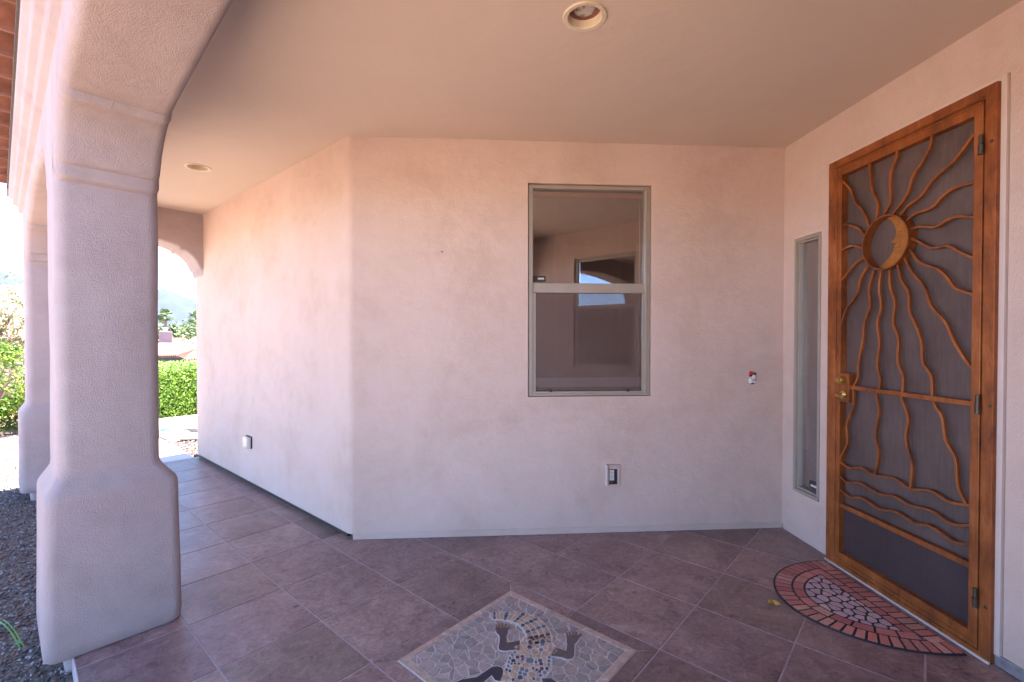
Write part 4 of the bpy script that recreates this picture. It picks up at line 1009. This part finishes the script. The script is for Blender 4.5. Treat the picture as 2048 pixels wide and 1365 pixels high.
hw = halfw(MXC - .045, k1 - .012); nr = 15
for i in range(nr):
    y0, y1 = MYC - hw + 2 * hw * i / nr + gp / 2, MYC - hw + 2 * hw * (i + 1) / nr - gp / 2; mpiece([(xr1 + gp / 2, y0), (MXC - .006, y0), (MXC - .006, y1), (xr1 + gp / 2, y1)], jit(rq.choice(BR), .12))
hw = halfw(xr2 + .02, k2 - .01); nr = 8
for i in range(nr):
    y0, y1 = MYC - hw + 2 * hw * i / nr + gp / 2, MYC - hw + 2 * hw * (i + 1) / nr - gp / 2; mpiece([(xr2 + gp / 2, y0), (xr1 - gp / 2, y0), (xr1 - gp / 2, y1), (xr2 + gp / 2, y1)], jit(rq.choice(BR), .12))
g.build('brick_rim', 'mat', dm, col=True)
g = MB(); reg = [ell(k2 + gp / 2, math.pi * k / 40) for k in range(41)]; reg = clip(reg, xr2 - gp / 2, 0, 1, 0)
sites = []
tr = 0
while len(sites) < 38 and tr < 20000:
    tr += 1; p = (rq.uniform(MXC - MA, xr2), rq.uniform(MYC - MBb, MYC + MBb)); md = .050 if tr < 4000 else .038
    if not inside(p, reg) or any(math.hypot(p[0] - q_[0], p[1] - q_[1]) < md for q_ in sites): continue
    sites.append(p)
for c in voronoi(reg, sites, .0082):
    # soften the corners
    oc = []
    for i in range(len(c)):
        a, b = c[i - 1], c[i]; oc += [(a[0] * .8 + b[0] * .2, a[1] * .8 + b[1] * .2), (a[0] * .2 + b[0] * .8, a[1] * .2 + b[1] * .8)]
    g.prism(oc, .004, .0085, col=jit((.52, .37, .38), .10), inset=.05)
g.build('flagstones', 'mat', dm, col=True)

# ================================================================== garden
def leaf_cloud(g, gen, n_, size, cols, rnd, flat=.0):
    for _ in range(n_):
        p, nrm = gen(rnd); s_ = size * rnd.uniform(.6, 1.35); d = Vector((rnd.gauss(0, 1), rnd.gauss(0, 1), rnd.gauss(0, .8) + .35)).normalized()
        if nrm is not None: d = (d + nrm * .9).normalized()
        t = d.orthogonal().normalized(); a = rnd.random() * 6.28; b = d.cross(t); t, b = t * math.cos(a) + b * math.sin(a), b * math.cos(a) - t * math.sin(a)
        g.add([p - t * s_, p - b * s_ * .38 + d * s_ * .06, p + t * s_, p + b * s_ * .38 + d * s_ * .06], [(0, 1, 2, 3)], jit(rnd.choice(cols), .25))
# clipped hedge across the path
hd = thing('clipped_hedge', 'long low flat-topped bright green clipped hedge beyond the path', 'hedge', uvw(2, 10.4, GZ))
HU0, HU1, HV0, HV1, HZ1 = .7, 4.2, 10.05, 11.7, .86
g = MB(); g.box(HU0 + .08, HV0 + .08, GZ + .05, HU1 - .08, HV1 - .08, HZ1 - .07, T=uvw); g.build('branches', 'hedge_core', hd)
def gen_h(r):
    k = r.random()
    if k < .62: return uvw(r.uniform(HU0, HU1), HV0 + r.gauss(0, .03) + .03 * math.sin(9 * r.random()), r.uniform(GZ + .05, HZ1)), uvw(0, -1)
    if k < .92: return uvw(r.uniform(HU0, HU1), r.uniform(HV0, HV1), HZ1 + r.gauss(0, .022)), Vector((0, 0, 1))
    return uvw(HU0 + r.gauss(0, .03), r.uniform(HV0, HV1), r.uniform(GZ, HZ1)), uvw(-1, 0)
g = MB(); leaf_cloud(g, gen_h, 26000, .024, [(.13, .26, .02), (.18, .33, .03), (.09, .19, .015), (.23, .38, .05)], random.Random(2)); g.build('foliage', 'leafc', hd, fix=False, col=True)
def shrub(name, label, cat, u, v, z0, ru, rv, zt, n_, size, cols, seed, group=None, flowers=None, hollow=.55):
    c = uvw(u, v, z0); t = thing(name, label, cat, c, group); rnd = random.Random(seed); g = MB(); hgt = zt - z0
    for _ in range(9):
        a = rnd.random() * 6.28; e = uvw(u + math.cos(a) * ru * .6, v + math.sin(a) * rv * .6, z0 + hgt * rnd.uniform(.6, .9)); m_ = (c + e) / 2 + Vector((rnd.uniform(-.1, .1) * ru, rnd.uniform(-.1, .1) * rv, .1 * hgt))
        g.tube([c, m_, e], [.02 * hgt, .014 * hgt, .005 * hgt], 6)
    g.build('branch', 'bark', t)
    cl = [(rnd.uniform(-.75, .75), rnd.uniform(-.75, .75), rnd.uniform(.12, .88), rnd.uniform(.16, .34)) for _ in range(26)]
    def gen(r):
        a, b, h_, s_ = r.choice(cl); d = Vector((r.gauss(0, 1), r.gauss(0, 1), r.gauss(0, 1))).normalized() * (r.random() ** .4) * s_
        return uvw(u + (a + d.x) * ru, v + (b + d.y) * rv, z0 + max(.02, h_ + d.z * .75) * hgt), None
    g = MB(); leaf_cloud(g, gen, n_, size, cols, rnd); g.build('foliage', 'leafc', t, fix=False, col=True)
    if flowers:
        g = MB(); leaf_cloud(g, gen, flowers[0], size * .8, flowers[1], rnd); g.build('blossom', 'leafc', t, fix=False, col=True)
    return t
shrub('leafy_shrub', 'dense bright green leafy shrub behind the far column, in sun', 'shrub', .0, 10.6, GZ, .9, .8, 1.35, 9000, .036, [(.12, .24, .02), (.18, .30, .03), (.07, .16, .015), (.28, .34, .05)], 5, flowers=(160, [(.6, .25, .04)]))
shrub('oleander_shrub', 'taller pale olive shrub with pinkish blossom above the green shrub', 'shrub', -.3, 13.6, -.5, 1.3, 1.2, 2.45, 7000, .045, [(.20, .24, .07), (.27, .28, .12), (.14, .18, .05)], 6, flowers=(2600, [(.55, .33, .28), (.62, .42, .38)]))
shrub('leafy_shrub', 'sparse twiggy shrub with yellow leaves just left of the hedge', 'shrub', 1.0, 12.6, -.3, .45, .4, 1.75, 700, .035, [(.25, .30, .06), (.50, .30, .05)], 16)
# boulders in the gravel bed
bd = [((352, 875), (.46, .16, .065), 'rock', 'long pale flat boulder edging the gravel bed by the path', 1), ((336, 869), (.17, .10, .075), 'teal', 'weathered teal blue rock at the corner of the gravel bed', 2), ((385, 862), (.20, .13, .085), 'rock', 'rounded pale boulder behind the long flat one', 3), ((396, 868), (.13, .10, .085), 'kick', 'dark grey rock against the porch wall edge', 4), ((342, 882), (.10, .07, .035), 'rock', 'small pale stone in front of the long flat boulder', 5)]
for (px_, py_), r_, m_, lb, sd_ in bd:
    c = on_z(px_, py_, -.04); g = MB(); g.blob((c.x, c.y, -.05), r_, sd_, 4, .28, rot=R(-10)); tag(g.build('boulder', m_, smooth=180), lb, 'rock')
# grass blade sprouting from the gravel at the photographer's left
c = on_z(44, 1303, GZ); e = on_z(-25, 1240, GZ + .02)
g = MB(); pts = spline([(c.x, c.y, GZ), tuple((c * .6 + e * .4) + Vector((0, 0, .05))), (e.x, e.y, GZ + .05)], 6)
g.sweep(pts, (0, 0, 1), .0028, .0006); g.sweep([p + Vector((.006, .01, .004)) for p in pts[:9]], (0, 0, 1), .0022, .0006)
tag(g.build('grass_tuft', 'grass'), 'single green grass blade lying over the shaded gravel by the near column', 'grass')

# ------------------------------------------------------------------ neighbours' houses, trees, palms
def P(x, y, d): return on_depth(x, y, d)
def tiled(g, a, b, c, d, waves, amp, rows=9):
    """roof slope: a-b along the eave, d-c along the ridge, barrel waves running up the slope"""
    K_ = waves * 6; nrm = (b - a).cross(d - a).normalized(); nrm = nrm if nrm.z > 0 else -nrm; vs = []
    R__ = rows * 2
    for j in range(R__ + 1):
        t = (j // 2 + (j % 2) * .999) / rows if j < R__ else 1
        lift = 0 if j % 2 == 0 else .0
        for i in range(K_ + 1):
            s_ = i / K_; p = a.lerp(b, s_).lerp(d.lerp(c, s_), min(1, (j / R__)))
            vs.append(p + nrm * (amp * abs(math.sin(math.pi * s_ * waves)) + (amp * .5 if j % 2 == 0 else 0)))
    g.add(vs, [(j * (K_ + 1) + i, j * (K_ + 1) + i + 1, (j + 1) * (K_ + 1) + i + 1, (j + 1) * (K_ + 1) + i) for j in range(R__) for i in range(K_)])
def neighbour(label, d, xl, xr, y_eave, y_ridge, tilt, deep, mt='pink_tile', wave=14, chim=None, ridge_in=.25, dormer=None):
    z = lambda yy, dd: P(350, yy, dd).z
    a, b = P(xl, y_eave, d), P(xr, y_eave, d); b = Vector((b.x, b.y, a.z)); w_ = (b - a); fw = Vector((-w_.y, w_.x, 0)).normalized()
    if fw.y < 0: fw = -fw
    fw = (fw + w_.normalized() * tilt).normalized(); zr = z(y_ridge, d + deep)
    ri_ = ridge_in; d_ = a + w_ * ri_ + fw * deep; d_.z = zr; c_ = b - w_ * ri_ + fw * deep; c_.z = zr
    t = thing('neighbour_house', label, 'house', ((a + b) / 2 + fw * deep) * Vector((1, 1, 0)) + Vector((0, 0, -3.5)) if False else Vector(((a.x + b.x) / 2, (a.y + b.y) / 2, -3.4)))
    g = MB(); tiled(g, a, b, c_, d_, wave, .06); ab = a + fw * deep * 2; bb = b + fw * deep * 2
    tiled(g, bb, ab, d_, c_, wave, .06); tiled(g, b, bb, c_, c_ + (c_ - d_) * .001, max(3, int(wave * .6)), .06); tiled(g, ab, a, d_, d_, max(3, int(wave * .6)), .06)
    g.build('roof', mt, t, fix=False)
    g = MB(); wd = w_.normalized(); ins = .45
    q4 = [a + wd * ins + fw * ins, b - wd * ins + fw * ins, bb - wd * ins - fw * ins, ab + wd * ins - fw * ins]
    g.prism([(p.x, p.y) for p in q4], -4.5, a.z + .02); g.build('wall', 'pink_wall', t)
    g = MB(); 
    for p, q_ in ((a, b), (b, bb)):
        tt_ = (q_ - p).normalized(); g.sweep([p - Vector((0, 0, .12)), q_ - Vector((0, 0, .12))], (0, 0, 1), .05, .1)
    g.build('fascia', 'dark_interior', t)
    if chim:
        x0_, x1_, yt, yb, dd = chim; p = P(x0_, yb, dd); q_ = P(x1_, yb, dd); zt_ = P(x0_, yt, dd).z; s_ = (q_ - p).length; ax = (q_ - p).normalized(); ay = Vector((-ax.y, ax.x, 0)); ay = ay if ay.y > 0 else -ay
        Tc = lambda i, j, k: Vector((p.x, p.y, 0)) + ax * i + ay * j + Vector((0, 0, k))
        ch = MB(); ch.box(0, 0, -1, s_, s_ * .8, zt_, T=Tc); ch.build('chimney', 'pink_wall', t, bevel=.02)
        ch = MB(); ch.box(s_ * .28, s_ * .2, zt_, s_ * .66, s_ * .6, zt_ + s_ * .34, T=Tc); ch.box(s_ * .22, s_ * .14, zt_ + s_ * .27, s_ * .72, s_ * .66, zt_ + s_ * .38, T=Tc); ch.build('chimney_cap', 'concrete', t)
    if dormer:
        x0_, x1_, yb, yt, dd = dormer; p = P(x0_, yb, dd); q_ = P(x1_, yb, dd); m_ = P((x0_ + x1_) / 2, yt, dd); s_ = fw * 2.2
        g = MB(); ov = Vector((0, 0, .12)); 
        for e1_, e2_ in ((p, m_), (q_, m_)): g.add([e1_, e2_, e2_ + s_, e1_ + s_, e1_ + ov, e2_ + ov, e2_ + s_ + ov, e1_ + s_ + ov], [(0, 1, 2, 3), (4, 5, 6, 7), (0, 1, 5, 4), (0, 3, 7, 4), (1, 2, 6, 5), (2, 3, 7, 6)])
        g.build('dormer', 'terracotta', t)
        g = MB(); k_ = fw * .25; g.add([p + k_, q_ + k_, m_ + k_], [(0, 1, 2)]); g.build('dormer_vent', 'dark_interior', t)
    return t
neighbour('nearest neighbour house with pink chimney and pale tiled roof, beyond the hedge', 24, 262, 374, 716, 679, .15, 3.6, chim=(318, 345, 663, 700, 26.5), wave=26)
neighbour('farther neighbour house whose pale roof carries a small gabled vent', 40, 336, 470, 705, 675, .1, 5.5, wave=40, dormer=(361, 388, 693, 685, 42))
neighbour('neighbour house with orange tiled hip corner showing low at right beyond the hedge', 18, 376, 470, 723, 702, -.1, 2.6, mt='terracotta', wave=18, ridge_in=.35)
neighbour('neighbour house with long pink roof behind the shrubs at far left', 34, -330, 150, 680, 590, .0, 7, wave=60, ridge_in=.0)
TREEC = [(.10, .15, .04), (.15, .20, .06), (.07, .11, .03), (.19, .23, .09)]
def tree(label, px_, y_top, d, rad, hgt, n_, size, seed, name='mesquite_tree'):
    p = P(px_, y_top, d); z0 = terrain(p.x, p.y); t = thing(name, label, 'tree', (p.x, p.y, z0), 'trees among the houses'); rnd = random.Random(seed)
    g = MB(); base = Vector((p.x, p.y, z0)); top = Vector((p.x, p.y, p.z - hgt * .35)); g.tube([base, base.lerp(top, .5) + Vector((.2, 0, 0)), top], [.28, .2, .1], 8)
    for k in range(7):
        a = k * .9; s_ = base.lerp(top, .45 + .05 * k); e = top + Vector((math.cos(a) * rad * .6, math.sin(a) * rad * .6, rnd.uniform(-.2, .3) * hgt)); g.tube([s_, s_.lerp(e, .5) + Vector((0, 0, .3)), e], [.12, .07, .03], 6)
    g.build('trunk', 'bark', t)
    cl = [(Vector((rnd.gauss(0, .42), rnd.gauss(0, .42), rnd.uniform(-.75, .0))), rnd.uniform(.18, .36)) for _ in range(34)]
    def gen(r):
        c_, s_ = r.choice(cl); d_ = Vector((r.gauss(0, 1), r.gauss(0, 1), r.gauss(0, 1))).normalized() * (r.random() ** .45) * s_; q_ = c_ + d_
        return Vector((p.x + q_.x * rad, p.y + q_.y * rad, p.z - hgt * .12 + q_.z * hgt * .8)), None
    g = MB(); leaf_cloud(g, gen, n_, size, TREEC, rnd); g.build('crown', 'leafc', t, fix=False, col=True)
tree('olive green tree crown behind the pink chimney', 330, 650, 48, 2.6, 4.5, 5000, .16, 31)
tree('broad olive green tree right of the chimney under the middle palm', 378, 652, 60, 3.4, 4.5, 5500, .18, 32)
tree('olive green tree at the right edge of the opening, below the tallest palm', 408, 655, 62, 3.2, 4.5, 4500, .18, 33)
tree('dark green tree beyond the long pink roof at far left', 20, 640, 60, 4, 5, 4500, .2, 34)
def palm(label, px_, py_, d, rad, seed):
    p = P(px_, py_, d); z0 = terrain(p.x, p.y); t = thing('fan_palm', label, 'palm tree', (p.x, p.y, z0), 'fan palms on the skyline'); rnd = random.Random(seed)
    g = MB(); g.tube([(p.x, p.y, z0), (p.x + .15, p.y, (z0 + p.z) / 2), (p.x, p.y, p.z)], [.42, .30, .26], 10); g.build('trunk', 'bark', t, smooth=60)
    g = MB()
    for k in range(46):
        az = rnd.random() * 6.28; el = R(rnd.uniform(-55, 80)); L_ = rad * rnd.uniform(.75, 1.05); d_ = Vector((math.cos(az) * math.cos(el), math.sin(az) * math.cos(el), math.sin(el))); st = Vector((p.x, p.y, p.z)) + d_ * L_ * .45
        sdv = d_.cross(Vector((0, 0, 1))); sdv = sdv.normalized() if sdv.length > .05 else Vector((1, 0, 0)); upv = sdv.cross(d_)
        g.sweep([(p.x, p.y, p.z), st], tuple(sdv.cross(d_).normalized()), .03, .03, col=(.12, .16, .05)); col = jit(rnd.choice([(.07, .12, .03), (.10, .16, .04), (.05, .09, .025), (.14, .17, .07)]), .2)
        for m_ in range(11):
            q_ = R(-62 + 124 * m_ / 10); dd = (d_ * math.cos(q_) + sdv * math.sin(q_)); e = st + dd * L_ * .55 - Vector((0, 0, L_ * .16)); md = st + dd * L_ * .32 + upv * .03; wv = (sdv * math.cos(q_) - d_ * math.sin(q_)) * L_ * .045
            g.add([st, md - wv, e, md + wv], [(0, 1, 2, 3)], col)
    g.build('frond_crown', 'leafc', t, fix=False, col=True)
palm('left fan palm standing above the pink chimney', 330.5, 632, 120, 1.9, 1)
palm('short middle fan palm rising from the trees between the other two palms', 378, 649, 125, 1.8, 2)
palm('tallest fan palm at the right edge of the end arch', 394, 636, 110, 1.9, 3)
# haze over the whole place
g = MB(); g.box(-9400, -9400, -30, 9400, 9400, 1500)
def hazem():
    m = bpy.data.materials.new('haze'); m.use_nodes = True; t = m.node_tree; t.nodes.clear(); o_ = t.nodes.new('ShaderNodeOutputMaterial'); v = t.nodes.new('ShaderNodeVolumePrincipled')
    v.inputs['Color'].default_value = (.62, .76, .95, 1); v.inputs['Density'].default_value = .00002; v.inputs['Anisotropy'].default_value = .1; t.links.new(v.outputs[0], o_.inputs['Volume']); return m
M['haze'] = hazem(); tag(g.build('haze', 'haze'), kind='stuff')
